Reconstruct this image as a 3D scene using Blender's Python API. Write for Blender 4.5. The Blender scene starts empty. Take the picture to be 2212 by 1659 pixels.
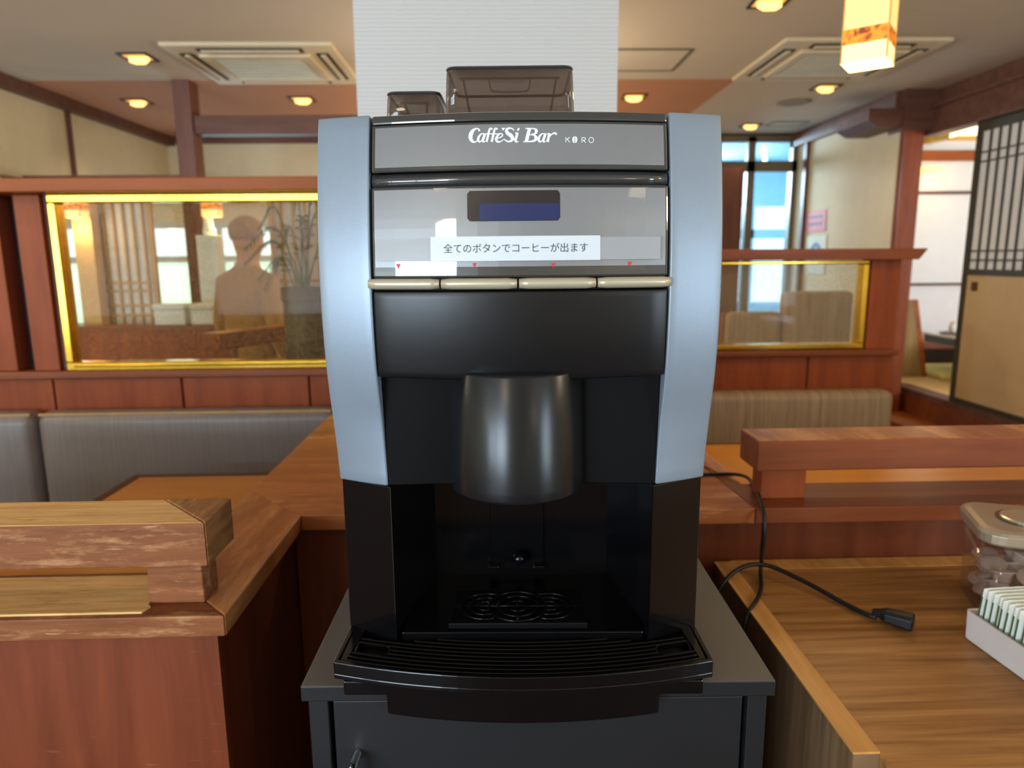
import bpy, math, random
from mathutils import Vector, Matrix
R = math.radians
random.seed(7)
SC = bpy.context.scene
COL = SC.collection

# ------------------------------------------------------------------ camera, world, main daylight, exposure
FPX, CX, CY = 1500.0, 1106.0, 829.5
CAM_Z = 1.37
_y = Vector(((1064.0 - CX) / FPX, (CY - 558.0) / FPX, -1.0)).normalized()
_d = Vector((1.0, 0.009, 0.0))
_x = (_d - _d.dot(_y) * _y).normalized()
_z = _x.cross(_y)
ROT = Matrix((_x, _y, _z))                      # camera axes -> world axes
cam = bpy.data.cameras.new('camera')
cam_ob = bpy.data.objects.new('camera', cam)
COL.objects.link(cam_ob)
cam.sensor_width = 36.0
cam.lens = 36.0 * FPX / 2212.0
cam.clip_start = 0.02
cam_ob.matrix_world = Matrix.Translation((0, 0, CAM_Z)) @ ROT.to_4x4()
cam.dof.use_dof = True
cam.dof.focus_distance = 0.72
cam.dof.aperture_fstop = 5.6
SC.camera = cam_ob

world = bpy.data.worlds.new('sky')
SC.world = world
world.use_nodes = True
_bg = world.node_tree.nodes['Background']
_bg.inputs[0].default_value = (0.62, 0.83, 1.0, 1)
_bg.inputs[1].default_value = 2.4

vs = SC.view_settings
vs.view_transform = 'Standard'
vs.look = 'None'
vs.gamma = 1.0
vs.use_curve_mapping = False
vs.exposure = 0.0


def area(name, loc, direction, sx, sy, power, color):
    l = bpy.data.lights.new(name, 'AREA')
    l.shape = 'RECTANGLE'
    l.size, l.size_y = sx, sy
    l.energy = power
    l.color = color
    o = bpy.data.objects.new(name, l)
    o.location = loc
    o.rotation_euler = Vector(direction).to_track_quat('-Z', 'Y').to_euler()
    COL.objects.link(o)
    return o


DAY = (0.70, 0.86, 1.0)
# daylight at the front windows of the dining room (behind the camera)
area('window_and_lobby_light', (-5.0, -4.32, 1.35), (0, 1, 0), 1.9, 1.5, 205, DAY)
area('window_and_lobby_light', (-2.75, -4.32, 1.35), (0, 1, 0), 1.9, 1.5, 260, DAY)
area('window_and_lobby_light', (3.40, -2.3, 1.35), (-1, 0, 0), 1.5, 1.5, 90, DAY)
# daylight at the far window, then an added lobby light for the fluorescent tube
area('window_and_lobby_light', (-3.6, 7.55, 1.2), (0, -1, -0.1), 3.4, 1.0, 60, DAY)
area('window_and_lobby_light', (2.2, 9.35, 2.3), (0.1, -1, -0.2), 1.2, 0.5, 190, DAY)


# added warm fill lights without fittings, brightening the ceiling and walls
for _p, _e in (((-3.0, 1.3, 1.95), 26), ((-0.8, -1.3, 2.0), 16), ((2.3, 0.3, 1.95), 24), ((-4.0, -2.2, 1.95), 22), ((1.8, -2.6, 1.95), 14), ((-4.9, 3.3, 1.95), 26), ((0.05, 4.2, 1.95), 30), ((-0.1, 6.0, 1.9), 34)):
    _l = bpy.data.lights.new('warm_fill', 'POINT')
    _l.energy, _l.color, _l.shadow_soft_size = _e, (1.0, 0.80, 0.56), 0.12
    _o = bpy.data.objects.new('warm_fill', _l)
    _o.location = _p
    COL.objects.link(_o)


# ------------------------------------------------------------------ helpers
def c(r, g, b):
    f = lambda v: ((v / 255) / 12.92 if v / 255 <= 0.04045 else (((v / 255) + 0.055) / 1.055) ** 2.4)
    return (f(r), f(g), f(b), 1.0)


def P(u, v, X=None, Y=None, Z=None):
    """point of the place at a measured direction and a given distance/height"""
    r = ROT @ Vector(((u - CX) / FPX, (CY - v) / FPX, -1.0))
    t = X / r.x if X is not None else Y / r.y if Y is not None else (Z - CAM_Z) / r.z
    return Vector((0, 0, CAM_Z)) + t * r


def new_mat(name):
    m = bpy.data.materials.new(name)
    m.use_nodes = True
    n = m.node_tree.nodes
    return m, n, m.node_tree.links, n['Principled BSDF']


def mat(name, col, rough=0.5, metal=0.0, coat=0.0, coat_rough=0.05, var=0.06, vscale=9.0, bump=0.0, bscale=200.0, spec=0.5, trans=0.0, ior=1.45, emit=None, estr=0.0):
    m, n, l, p = new_mat(name)
    tc = n.new('ShaderNodeTexCoord')
    nz = n.new('ShaderNodeTexNoise')
    nz.inputs['Scale'].default_value = vscale
    nz.inputs['Detail'].default_value = 4
    l.new(tc.outputs['Object'], nz.inputs['Vector'])
    rp = n.new('ShaderNodeValToRGB')
    rp.color_ramp.elements[0].position = 0.3
    rp.color_ramp.elements[1].position = 0.7
    rp.color_ramp.elements[0].color = tuple(x * (1 - var) for x in col[:3]) + (1,)
    rp.color_ramp.elements[1].color = tuple(min(1, x * (1 + var)) for x in col[:3]) + (1,)
    l.new(nz.outputs['Fac'], rp.inputs['Fac'])
    l.new(rp.outputs['Color'], p.inputs['Base Color'])
    p.inputs['Roughness'].default_value = rough
    p.inputs['Metallic'].default_value = metal
    p.inputs['Coat Weight'].default_value = coat
    p.inputs['Coat Roughness'].default_value = coat_rough
    p.inputs['Specular IOR Level'].default_value = spec
    p.inputs['IOR'].default_value = ior
    p.inputs['Transmission Weight'].default_value = trans
    if bump:
        b = n.new('ShaderNodeBump')
        b.inputs['Strength'].default_value = bump
        b.inputs['Distance'].default_value = 0.002
        nb = n.new('ShaderNodeTexNoise')
        nb.inputs['Scale'].default_value = bscale
        l.new(tc.outputs['Object'], nb.inputs['Vector'])
        l.new(nb.outputs['Fac'], b.inputs['Height'])
        l.new(b.outputs['Normal'], p.inputs['Normal'])
    if emit:
        p.inputs['Emission Color'].default_value = emit
        p.inputs['Emission Strength'].default_value = estr
    return m


def wood(name, dark, light, axis='x', scale=6.0, stretch=14.0, rough=0.4, wear=None, wear_amt=0.5, scratch=0.0, coat=0.0, bump=0.05, contrast=(0.3, 0.75)):
    """long-grained wood; wear = a paler colour showing in streaks where the finish is rubbed off"""
    m, n, l, p = new_mat(name)
    tc = n.new('ShaderNodeTexCoord')
    mp = n.new('ShaderNodeMapping')
    s = [scale * stretch] * 3
    s['xyz'.index(axis)] = scale
    mp.inputs['Scale'].default_value = s
    l.new(tc.outputs['Object'], mp.inputs['Vector'])
    nz = n.new('ShaderNodeTexNoise')
    nz.inputs['Scale'].default_value = 1.0
    nz.inputs['Detail'].default_value = 6
    nz.inputs['Roughness'].default_value = 0.62
    nz.inputs['Distortion'].default_value = 0.4
    l.new(mp.outputs['Vector'], nz.inputs['Vector'])
    rp = n.new('ShaderNodeValToRGB')
    rp.color_ramp.elements[0].position, rp.color_ramp.elements[1].position = contrast
    rp.color_ramp.elements[0].color, rp.color_ramp.elements[1].color = dark, light
    l.new(nz.outputs['Fac'], rp.inputs['Fac'])
    out = rp.outputs['Color']
    if wear:
        mp2 = n.new('ShaderNodeMapping')
        s2 = [scale * 5] * 3
        s2['xyz'.index(axis)] = scale * 0.9
        mp2.inputs['Scale'].default_value = s2
        l.new(tc.outputs['Object'], mp2.inputs['Vector'])
        n2 = n.new('ShaderNodeTexNoise')
        n2.inputs['Scale'].default_value = 1.3
        n2.inputs['Detail'].default_value = 8
        n2.inputs['Roughness'].default_value = 0.75
        l.new(mp2.outputs['Vector'], n2.inputs['Vector'])
        r2 = n.new('ShaderNodeValToRGB')
        k = 0.75 - 0.5 * wear_amt
        r2.color_ramp.elements[0].position = k - 0.07
        r2.color_ramp.elements[1].position = k + 0.10
        l.new(n2.outputs['Fac'], r2.inputs['Fac'])
        mx = n.new('ShaderNodeMixRGB')
        l.new(r2.outputs['Color'], mx.inputs['Fac'])
        l.new(out, mx.inputs['Color1'])
        mx.inputs['Color2'].default_value = wear
        out = mx.outputs['Color']
    if scratch:
        mp3 = n.new('ShaderNodeMapping')
        mp3.inputs['Rotation'].default_value = (0.2, 0.25, 0.2)
        mp3.inputs['Scale'].default_value = (14, 170, 170)
        l.new(tc.outputs['Object'], mp3.inputs['Vector'])
        n3 = n.new('ShaderNodeTexNoise')
        n3.inputs['Scale'].default_value = 1.0
        n3.inputs['Detail'].default_value = 3
        l.new(mp3.outputs['Vector'], n3.inputs['Vector'])
        r3 = n.new('ShaderNodeValToRGB')
        r3.color_ramp.elements[0].position = 0.69
        r3.color_ramp.elements[1].position = 0.74
        r3.color_ramp.elements[1].color = (scratch, scratch, scratch, 1)
        l.new(n3.outputs['Fac'], r3.inputs['Fac'])
        mx = n.new('ShaderNodeMixRGB')
        l.new(r3.outputs['Color'], mx.inputs['Fac'])
        l.new(out, mx.inputs['Color1'])
        mx.inputs['Color2'].default_value = c(205, 160, 120)
        out = mx.outputs['Color']
    l.new(out, p.inputs['Base Color'])
    p.inputs['Roughness'].default_value = rough
    p.inputs['Specular IOR Level'].default_value = 0.2
    p.inputs['Coat Weight'].default_value = coat * 0.5
    p.inputs['Coat Roughness'].default_value = 0.2
    if bump:
        b = n.new('ShaderNodeBump')
        b.inputs['Strength'].default_value = bump
        b.inputs['Distance'].default_value = 0.002
        l.new(nz.outputs['Fac'], b.inputs['Height'])
        l.new(b.outputs['Normal'], p.inputs['Normal'])
    return m


def stripes(name, cols, axis='x', scale=40.0, rough=0.55, bump=0.2):
    m, n, l, p = new_mat(name)
    tc = n.new('ShaderNodeTexCoord')
    mp = n.new('ShaderNodeMapping')
    s = [1.5, 1.5, 1.5]
    s['xyz'.index(axis)] = scale
    mp.inputs['Scale'].default_value = s
    l.new(tc.outputs['Object'], mp.inputs['Vector'])
    nz = n.new('ShaderNodeTexNoise')
    nz.inputs['Scale'].default_value = 1.0
    nz.inputs['Detail'].default_value = 5
    nz.inputs['Roughness'].default_value = 0.8
    l.new(mp.outputs['Vector'], nz.inputs['Vector'])
    rp = n.new('ShaderNodeValToRGB')
    rp.color_ramp.elements[0].position = 0.32
    rp.color_ramp.elements[1].position = 0.68
    rp.color_ramp.elements[0].color = cols[0]
    rp.color_ramp.elements[1].color = cols[-1]
    if len(cols) == 3:
        e = rp.color_ramp.elements.new(0.5)
        e.color = cols[1]
    l.new(nz.outputs['Fac'], rp.inputs['Fac'])
    l.new(rp.outputs['Color'], p.inputs['Base Color'])
    p.inputs['Roughness'].default_value = rough
    b = n.new('ShaderNodeBump')
    b.inputs['Strength'].default_value = bump
    b.inputs['Distance'].default_value = 0.002
    l.new(nz.outputs['Fac'], b.inputs['Height'])
    l.new(b.outputs['Normal'], p.inputs['Normal'])
    return m


def emis(name, col, strength):
    m, n, l, p = new_mat(name)
    p.inputs['Base Color'].default_value = col
    p.inputs['Emission Color'].default_value = col
    p.inputs['Emission Strength'].default_value = strength
    return m


def pane_mat(name, tint, trans=0.8, gloss=0.1, grain=0.3, rough=0.03, gscale=170.0, tcol=(0.97, 0.97, 0.95, 1)):
    """figured glass: mostly clear, a little mirror, a fine pebble grain"""
    m, n, l, p = new_mat(name)
    n.remove(p)
    out = n['Material Output']
    tr = n.new('ShaderNodeBsdfTransparent')
    tr.inputs['Color'].default_value = tcol
    df = n.new('ShaderNodeBsdfDiffuse')
    df.inputs['Color'].default_value = tint
    gl = n.new('ShaderNodeBsdfGlossy')
    gl.inputs['Roughness'].default_value = rough
    tc = n.new('ShaderNodeTexCoord')
    vo = n.new('ShaderNodeTexNoise')
    vo.inputs['Scale'].default_value = gscale
    vo.inputs['Detail'].default_value = 3
    l.new(tc.outputs['Object'], vo.inputs['Vector'])
    rp = n.new('ShaderNodeMapRange')
    rp.inputs['From Min'].default_value = 0.35
    rp.inputs['From Max'].default_value = 0.65
    rp.inputs['To Min'].default_value = max(0, 1 - trans - grain / 2)
    rp.inputs['To Max'].default_value = 1 - trans + grain / 2
    l.new(vo.outputs['Fac'], rp.inputs['Value'])
    mx = n.new('ShaderNodeMixShader')
    l.new(rp.outputs['Result'], mx.inputs['Fac'])
    l.new(tr.outputs[0], mx.inputs[1])
    l.new(df.outputs[0], mx.inputs[2])
    m2 = n.new('ShaderNodeMixShader')
    m2.inputs['Fac'].default_value = gloss
    l.new(mx.outputs[0], m2.inputs[1])
    l.new(gl.outputs[0], m2.inputs[2])
    l.new(m2.outputs[0], out.inputs['Surface'])
    return m


def tag(o, label=None, cat=None, group=None, kind=None):
    if label: o['label'] = label
    if cat: o['category'] = cat
    if group: o['group'] = group
    if kind: o['kind'] = kind
    return o


def thing(name, label, cat, loc=(0, 0, 0), rz=0.0, group=None):
    o = bpy.data.objects.new(name, None)
    o.empty_display_size = 0.05
    COL.objects.link(o)
    o.location = loc
    o.rotation_euler = (0, 0, rz)
    return tag(o, label, cat, group)


class MB:
    def __init__(s):
        s.v, s.f, s.mi = [], [], []

    def add(s, vs_, fs, mi=0):
        b = len(s.v)
        s.v += [tuple(p) for p in vs_]
        for i, f in enumerate(fs):
            s.f.append(tuple(b + k for k in f))
            s.mi.append(mi[i] if isinstance(mi, (list, tuple)) else mi)
        return s

    def box(s, x0, x1, y0, y1, z0, z1, mi=0):
        vs_ = [(x, y, z) for z in (z0, z1) for y in (y0, y1) for x in (x0, x1)]
        # faces: bottom, top, front(-y), back, left, right
        fs = [(0, 2, 3, 1), (4, 5, 7, 6), (0, 1, 5, 4), (2, 6, 7, 3), (0, 4, 6, 2), (1, 3, 7, 5)]
        return s.add(vs_, fs, mi)

    def prism(s, poly, a0, a1, axis='z', mi=0):
        def pt(p, a):
            return (p[0], p[1], a) if axis == 'z' else (p[0], a, p[1]) if axis == 'y' else (a, p[0], p[1])
        n_ = len(poly)
        vs_ = [pt(p, a0) for p in poly] + [pt(p, a1) for p in poly]
        fs = [tuple(range(n_))[::-1], tuple(range(n_, 2 * n_))]
        fs += [(i, (i + 1) % n_, n_ + (i + 1) % n_, n_ + i) for i in range(n_)]
        return s.add(vs_, fs, mi)

    def tube(s, pts, r, seg=8, mi=0, cap=True):
        pts = [Vector(p) for p in pts]
        rs = r if isinstance(r, (list, tuple)) else [r] * len(pts)
        rings = []
        up = None
        for i, p in enumerate(pts):
            d = (pts[min(i + 1, len(pts) - 1)] - pts[max(i - 1, 0)]).normalized()
            if up is None:
                up = Vector((0, 0, 1)) if abs(d.z) < 0.9 else Vector((1, 0, 0))
            a = d.cross(up).normalized()
            up = a.cross(d).normalized()
            rings.append([p + rs[i] * (math.cos(2 * math.pi * k / seg) * a + math.sin(2 * math.pi * k / seg) * up) for k in range(seg)])
        vs_ = [q for rg in rings for q in rg]
        fs = []
        for i in range(len(pts) - 1):
            for k in range(seg):
                fs.append((i * seg + k, i * seg + (k + 1) % seg, (i + 1) * seg + (k + 1) % seg, (i + 1) * seg + k))
        if cap:
            fs.append(tuple(range(seg))[::-1])
            fs.append(tuple((len(pts) - 1) * seg + k for k in range(seg)))
        return s.add(vs_, fs, mi)

    def lathe(s, prof, cx=0, cy=0, cz=0, seg=24, mi=0):
        vs_, fs = [], []
        for r, z in prof:
            for k in range(seg):
                t = 2 * math.pi * k / seg
                vs_.append((cx + r * math.cos(t), cy + r * math.sin(t), cz + z))
        for i in range(len(prof) - 1):
            for k in range(seg):
                fs.append((i * seg + k, i * seg + (k + 1) % seg, (i + 1) * seg + (k + 1) % seg, (i + 1) * seg + k))
        fs.append(tuple(range(seg))[::-1])
        fs.append(tuple((len(prof) - 1) * seg + k for k in range(seg)))
        return s.add(vs_, fs, mi)

    def build(s, name, mats, parent=None, smooth=False, bevel=0.0, bseg=2, world=False, origin=None):
        """parent given: vertices are in the parent's frame (world=True: in the place's frame). No parent: in the place's frame."""
        vs_ = [Vector(p) for p in s.v]
        off = None
        if parent is not None and world:
            m = (Matrix.Translation(parent.location) @ parent.rotation_euler.to_matrix().to_4x4()).inverted()
            vs_ = [m @ p for p in vs_]
        if parent is None:
            if origin is None:
                xs, ys, zs = zip(*[tuple(p) for p in vs_])
                origin = ((min(xs) + max(xs)) / 2, (min(ys) + max(ys)) / 2, min(zs))
            off = Vector(origin)
            vs_ = [p - off for p in vs_]
        me = bpy.data.meshes.new(name)
        me.from_pydata([tuple(p) for p in vs_], [], s.f)
        if not isinstance(mats, (list, tuple)):
            mats = [mats]
        for m_ in mats:
            me.materials.append(m_)
        for p_, i in zip(me.polygons, s.mi):
            p_.material_index = min(i, len(mats) - 1)
            p_.use_smooth = smooth
        me.update()
        o = bpy.data.objects.new(name, me)
        COL.objects.link(o)
        if parent is not None:
            o.parent = parent
        else:
            o.location = off
        if bevel:
            b = o.modifiers.new('bevel', 'BEVEL')
            b.width = bevel
            b.segments = bseg
            b.limit_method = 'ANGLE'
            b.angle_limit = R(38)
            b.harden_normals = False
        return o


def BX(*a, mi=0):
    return MB().box(*a, mi=mi)


def struct(o):
    o['kind'] = 'structure'
    return o


def copy_tree(o, parent=None):
    k = o.copy()
    COL.objects.link(k)
    if parent is not None:
        k.parent = parent
    for ch in list(o.children):
        copy_tree(ch, k)
    return k


def lamp_point(name, loc, power, color, radius=0.05):
    l = bpy.data.lights.new(name, 'POINT')
    l.energy, l.color, l.shadow_soft_size = power, color, radius
    o = bpy.data.objects.new(name, l)
    o.location = loc
    COL.objects.link(o)
    return o


def lamp_spot(name, loc, power, color, angle=110, radius=0.04, direction=(0, 0, -1)):
    l = bpy.data.lights.new(name, 'SPOT')
    l.energy, l.color, l.shadow_soft_size = power, color, radius
    l.spot_size, l.spot_blend = R(angle), 0.6
    o = bpy.data.objects.new(name, l)
    o.location = loc
    o.rotation_euler = Vector(direction).to_track_quat('-Z', 'Y').to_euler()
    COL.objects.link(o)
    return o


def smooth_pts(pts, n_=8):
    """Catmull-Rom through the points"""
    pts = [Vector(p) for p in pts]
    ext = [2 * pts[0] - pts[1]] + pts + [2 * pts[-1] - pts[-2]]
    out = []
    for i in range(1, len(ext) - 2):
        p0, p1, p2, p3 = ext[i - 1:i + 3]
        for k in range(n_):
            t = k / n_
            out.append(0.5 * ((2 * p1) + (p2 - p0) * t + (2 * p0 - 5 * p1 + 4 * p2 - p3) * t * t + (3 * p1 - p0 - 3 * p2 + p3) * t ** 3))
    out.append(pts[-1])
    return out


def text_mesh(s, size, shear=0.0, weight=0.0, spacing=1.0):
    """triangulated letter outlines in x,y (centred)"""
    cu = bpy.data.curves.new('letters', 'FONT')
    cu.body = s
    cu.size = size
    cu.shear = shear
    cu.offset = weight
    cu.space_character = spacing
    cu.align_x, cu.align_y = 'CENTER', 'CENTER'
    cu.resolution_u = 3
    o = bpy.data.objects.new('letters', cu)
    COL.objects.link(o)
    dg = bpy.context.evaluated_depsgraph_get()
    me = bpy.data.meshes.new_from_object(o.evaluated_get(dg))
    vs_ = [tuple(v.co) for v in me.vertices]
    fs = [tuple(p.vertices) for p in me.polygons]
    bpy.data.objects.remove(o)
    bpy.data.curves.remove(cu)
    bpy.data.meshes.remove(me)
    return vs_, fs


# ------------------------------------------------------------------ materials
M = {}
M['wood_red'] = wood('red_brown_wood', c(122, 56, 25), c(152, 76, 36), 'z', 2.2, 9, 0.48, coat=0.0, scratch=0.14)
M['wood_red_h'] = wood('red_brown_wood_lengthwise', c(106, 53, 28), c(138, 74, 40), 'x', 2.2, 10, 0.40, coat=0.08)
M['wood_red_y'] = wood('red_brown_wood_crosswise', c(130, 72, 38), c(176, 108, 62), 'y', 2.2, 10, 0.36, coat=0.2, wear=c(196, 136, 84), wear_amt=0.42)
M['wood_mauve'] = wood('dull_brown_wood', c(92, 64, 54), c(120, 84, 72), 'x', 1.5, 10, 0.45)
M['wood_mauve_z'] = wood('dull_brown_wood_upright', c(96, 62, 54), c(124, 86, 76), 'z', 1.5, 10, 0.45)
M['wood_orange'] = wood('orange_varnished_wood', c(138, 70, 22), c(164, 88, 32), 'x', 1.5, 10, 0.45, coat=0.0)
M['wood_worn'] = wood('worn_tan_wood', c(196, 150, 90), c(240, 198, 136), 'x', 9, 14, 0.6, wear=c(128, 78, 44), wear_amt=0.22, bump=0.2)
M['wood_scratched'] = wood('scratched_brown_wood', c(108, 62, 34), c(146, 90, 54), 'x', 7, 12, 0.5, wear=c(184, 136, 94), wear_amt=0.34, scratch=0.6)
M['wood_endblock'] = wood('worn_brown_end_wood', c(116, 70, 38), c(166, 116, 68), 'y', 8, 8, 0.5, wear=c(190, 146, 94), wear_amt=0.35)
M['oak'] = wood('oak_counter_laminate', c(122, 80, 40), c(184, 134, 78), 'x', 3.0, 18, 0.42, contrast=(0.3, 0.72))
M['oak_edge'] = wood('pale_oak_edging', c(186, 130, 66), c(220, 168, 100), 'y', 4, 14, 0.45)
M['laminate'] = stripes('striped_laminate', (c(96, 72, 48), c(136, 106, 76)), 'y', 60, 0.55, 0.05)
M['table_tan'] = wood('tan_table_laminate', c(168, 110, 52), c(192, 134, 70), 'x', 2, 12, 0.35)
M['dark_edge'] = mat('dark_table_edge', c(70, 40, 32), 0.4)
M['cream'] = mat('cream_wall_paper', c(220, 209, 176), 0.85, var=0.03, bump=0.15, bscale=300)
M['white_wall'] = mat('white_wall_paint', c(226, 224, 220), 0.8, var=0.02)
M['ceil'] = mat('warm_white_ceiling', c(216, 204, 188), 0.9, var=0.02, vscale=1.5)
M['terracotta'] = mat('terracotta_ceiling', c(204, 146, 114), 0.85, var=0.02, vscale=1.5)
M['floor'] = wood('dark_floor_boards', c(72, 44, 28), c(104, 66, 42), 'y', 1.5, 10, 0.4)
M['ac'] = mat('cream_ac_plastic', c(226, 212, 180), 0.5, var=0.03)
M['ac_grille'] = mat('pale_ac_grille', c(214, 216, 202), 0.6, bump=0.4, bscale=120)
M['dark'] = mat('dark_gap', c(38, 34, 30), 0.7)
M['brass'] = mat('polished_brass', c(214, 170, 62), 0.2, 1.0, var=0.08, vscale=20)
M['vinyl_grey'] = stripes('grey_brown_vinyl', (c(108, 101, 100), c(130, 122, 120)), 'x', 120, 0.36, 0.12)
M['vinyl_stripe'] = stripes('striped_beige_vinyl', (c(122, 103, 84), c(150, 128, 104), c(172, 150, 124)), 'x', 45, 0.5, 0.1)
M['piping'] = mat('tan_piping', c(178, 146, 104), 0.6, bump=0.6, bscale=400)
M['silver'] = mat('silver_grey_plastic', c(136, 150, 165), 0.42, 0.35, var=0.015, bump=0.05, bscale=900)
M['grey_cover'] = mat('smoked_grey_cover', c(130, 134, 138), 0.38, 0.35, coat=1.0, coat_rough=0.015, var=0.03, vscale=5)
M['dark_gloss'] = mat('dark_smoked_gloss', c(52, 54, 54), 0.14, coat=1.0, coat_rough=0.02)
M['black_satin'] = mat('black_satin_plastic', c(15, 16, 18), 0.33, var=0.1, vscale=14, bump=0.03, bscale=60, spec=0.4)
M['black_gloss'] = mat('black_gloss_plastic', c(9, 9, 11), 0.16, var=0.1, spec=0.4)
M['black_matt'] = mat('black_matt_plastic', c(8, 8, 10), 0.5, spec=0.14)
M['champagne'] = mat('champagne_button_plastic', c(188, 180, 156), 0.35, 0.3, var=0.02)
M['lcd_frame'] = mat('dark_display_window', c(26, 22, 28), 0.15, coat=1.0)
M['lcd'] = mat('navy_display', c(24, 36, 78), 0.2, coat=0.5, emit=c(34, 50, 110), estr=0.18)
M['letter_white'] = mat('white_print', c(228, 236, 238), 0.5, var=0.0)
M['letter_dark'] = mat('dark_grey_print', c(66, 72, 80), 0.6, var=0.0)
M['red_print'] = mat('red_print', c(205, 40, 55), 0.5, var=0.0)
M['paper'] = mat('white_paper', c(206, 214, 222), 0.5, var=0.01, coat=0.25, coat_rough=0.1)
M['laminate_film'] = mat('grey_laminate_film', c(150, 154, 160), 0.35, var=0.03, coat=0.6)
M['cab'] = mat('black_cabinet_panel', c(21, 23, 26), 0.5, var=0.06, bump=0.03, bscale=500)
M['cab_top'] = mat('charcoal_cabinet_top', c(88, 85, 81), 0.55, var=0.03, bump=0.05, bscale=600)
M['chrome'] = mat('chrome', c(220, 222, 224), 0.12, 1.0)
M['cord'] = mat('black_rubber', c(22, 22, 24), 0.45)
M['plaster_white'] = None


def smoked():
    m, n, l, p = new_mat('smoked_brown_plastic')
    n.remove(p)
    tr = n.new('ShaderNodeBsdfTransparent')
    tr.inputs['Color'].default_value = (0.71, 0.665, 0.635, 1)
    gl = n.new('ShaderNodeBsdfGlossy')
    gl.inputs['Roughness'].default_value = 0.06
    df = n.new('ShaderNodeBsdfDiffuse')
    df.inputs['Color'].default_value = c(120, 92, 74)
    a = n.new('ShaderNodeMixShader')
    a.inputs['Fac'].default_value = 0.10
    l.new(tr.outputs[0], a.inputs[1])
    l.new(df.outputs[0], a.inputs[2])
    lw = n.new('ShaderNodeLayerWeight')
    lw.inputs['Blend'].default_value = 0.35
    pw = n.new('ShaderNodeMath'); pw.operation = 'POWER'; pw.inputs[1].default_value = 3.0
    l.new(lw.outputs['Facing'], pw.inputs[0])
    fr = n.new('ShaderNodeMapRange')
    fr.inputs['To Min'].default_value = 0.03
    fr.inputs['To Max'].default_value = 0.75
    l.new(pw.outputs[0], fr.inputs['Value'])
    b = n.new('ShaderNodeMixShader')
    l.new(fr.outputs['Result'], b.inputs['Fac'])
    l.new(a.outputs[0], b.inputs[1])
    l.new(gl.outputs[0], b.inputs[2])
    l.new(b.outputs[0], n['Material Output'].inputs['Surface'])
    return m


M['smoked'] = smoked()


def clear(name, col, dif, fac):
    m, n, l, p = new_mat(name)
    n.remove(p)
    tr = n.new('ShaderNodeBsdfTransparent')
    tr.inputs['Color'].default_value = col
    gl = n.new('ShaderNodeBsdfGlossy')
    gl.inputs['Roughness'].default_value = 0.05
    df = n.new('ShaderNodeBsdfDiffuse')
    df.inputs['Color'].default_value = dif
    a = n.new('ShaderNodeMixShader')
    a.inputs['Fac'].default_value = fac
    l.new(tr.outputs[0], a.inputs[1])
    l.new(df.outputs[0], a.inputs[2])
    lw = n.new('ShaderNodeLayerWeight')
    lw.inputs['Blend'].default_value = 0.3
    pw = n.new('ShaderNodeMath'); pw.operation = 'POWER'; pw.inputs[1].default_value = 3.0
    l.new(lw.outputs['Facing'], pw.inputs[0])
    fr = n.new('ShaderNodeMapRange')
    fr.inputs['To Min'].default_value = 0.03
    fr.inputs['To Max'].default_value = 0.6
    l.new(pw.outputs[0], fr.inputs['Value'])
    b = n.new('ShaderNodeMixShader')
    l.new(fr.outputs['Result'], b.inputs['Fac'])
    l.new(a.outputs[0], b.inputs[1])
    l.new(gl.outputs[0], b.inputs[2])
    l.new(b.outputs[0], n['Material Output'].inputs['Surface'])
    return m


M['clear_tub'] = clear('clear_tub_plastic', (0.97, 0.955, 0.945, 1), c(170, 140, 130), 0.05)
M['clear_glass'] = clear('clear_window_glass', (0.93, 0.98, 1.0, 1), c(200, 220, 230), 0.05)


def ribbed_white():
    """white wall covering with fine level ribs"""
    m, n, l, p = new_mat('white_ribbed_wallpaper')
    tc = n.new('ShaderNodeTexCoord')
    wv = n.new('ShaderNodeTexWave')
    wv.wave_type = 'BANDS'
    wv.bands_direction = 'Z'
    wv.inputs['Scale'].default_value = 28
    wv.inputs['Distortion'].default_value = 1.2
    wv.inputs['Detail'].default_value = 2
    l.new(tc.outputs['Object'], wv.inputs['Vector'])
    rp = n.new('ShaderNodeValToRGB')
    rp.color_ramp.elements[0].color = c(190, 191, 190)
    rp.color_ramp.elements[1].color = c(202, 203, 202)
    l.new(wv.outputs['Fac'], rp.inputs['Fac'])
    l.new(rp.outputs['Color'], p.inputs['Base Color'])
    p.inputs['Roughness'].default_value = 0.8
    b = n.new('ShaderNodeBump')
    b.inputs['Strength'].default_value = 0.25
    b.inputs['Distance'].default_value = 0.003
    l.new(wv.outputs['Fac'], b.inputs['Height'])
    l.new(b.outputs['Normal'], p.inputs['Normal'])
    return m


M['pillar'] = ribbed_white()
M['pane_left'] = pane_mat('figured_glass', c(196, 164, 122), trans=0.95, gloss=0.002, grain=0.14, gscale=120, tcol=(0.97, 0.89, 0.74, 1))
M['pane_right'] = pane_mat('figured_glass_pale', c(200, 190, 165), trans=0.88, gloss=0.004, grain=0.22)
M['paper_lamp'] = emis('lit_lamp_paper', (1.0, 0.66, 0.24, 1), 0.82)
M['bulb'] = emis('lit_bulb', (1.0, 0.62, 0.18, 1), 2.2)
M['lit_white'] = emis('lit_wall_lamp_shade', (1.0, 0.86, 0.55, 1), 1.6)
M['tube'] = emis('lit_fluorescent_tube', (0.9, 0.97, 1.0, 1), 3.0)

# ------------------------------------------------------------------ room shell
H = 2.55
YB = 7.15
struct(BX(-6.6, 6.6, -4.5, 10.2, -0.1, 0.0).build('floor', M['floor']))
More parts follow.
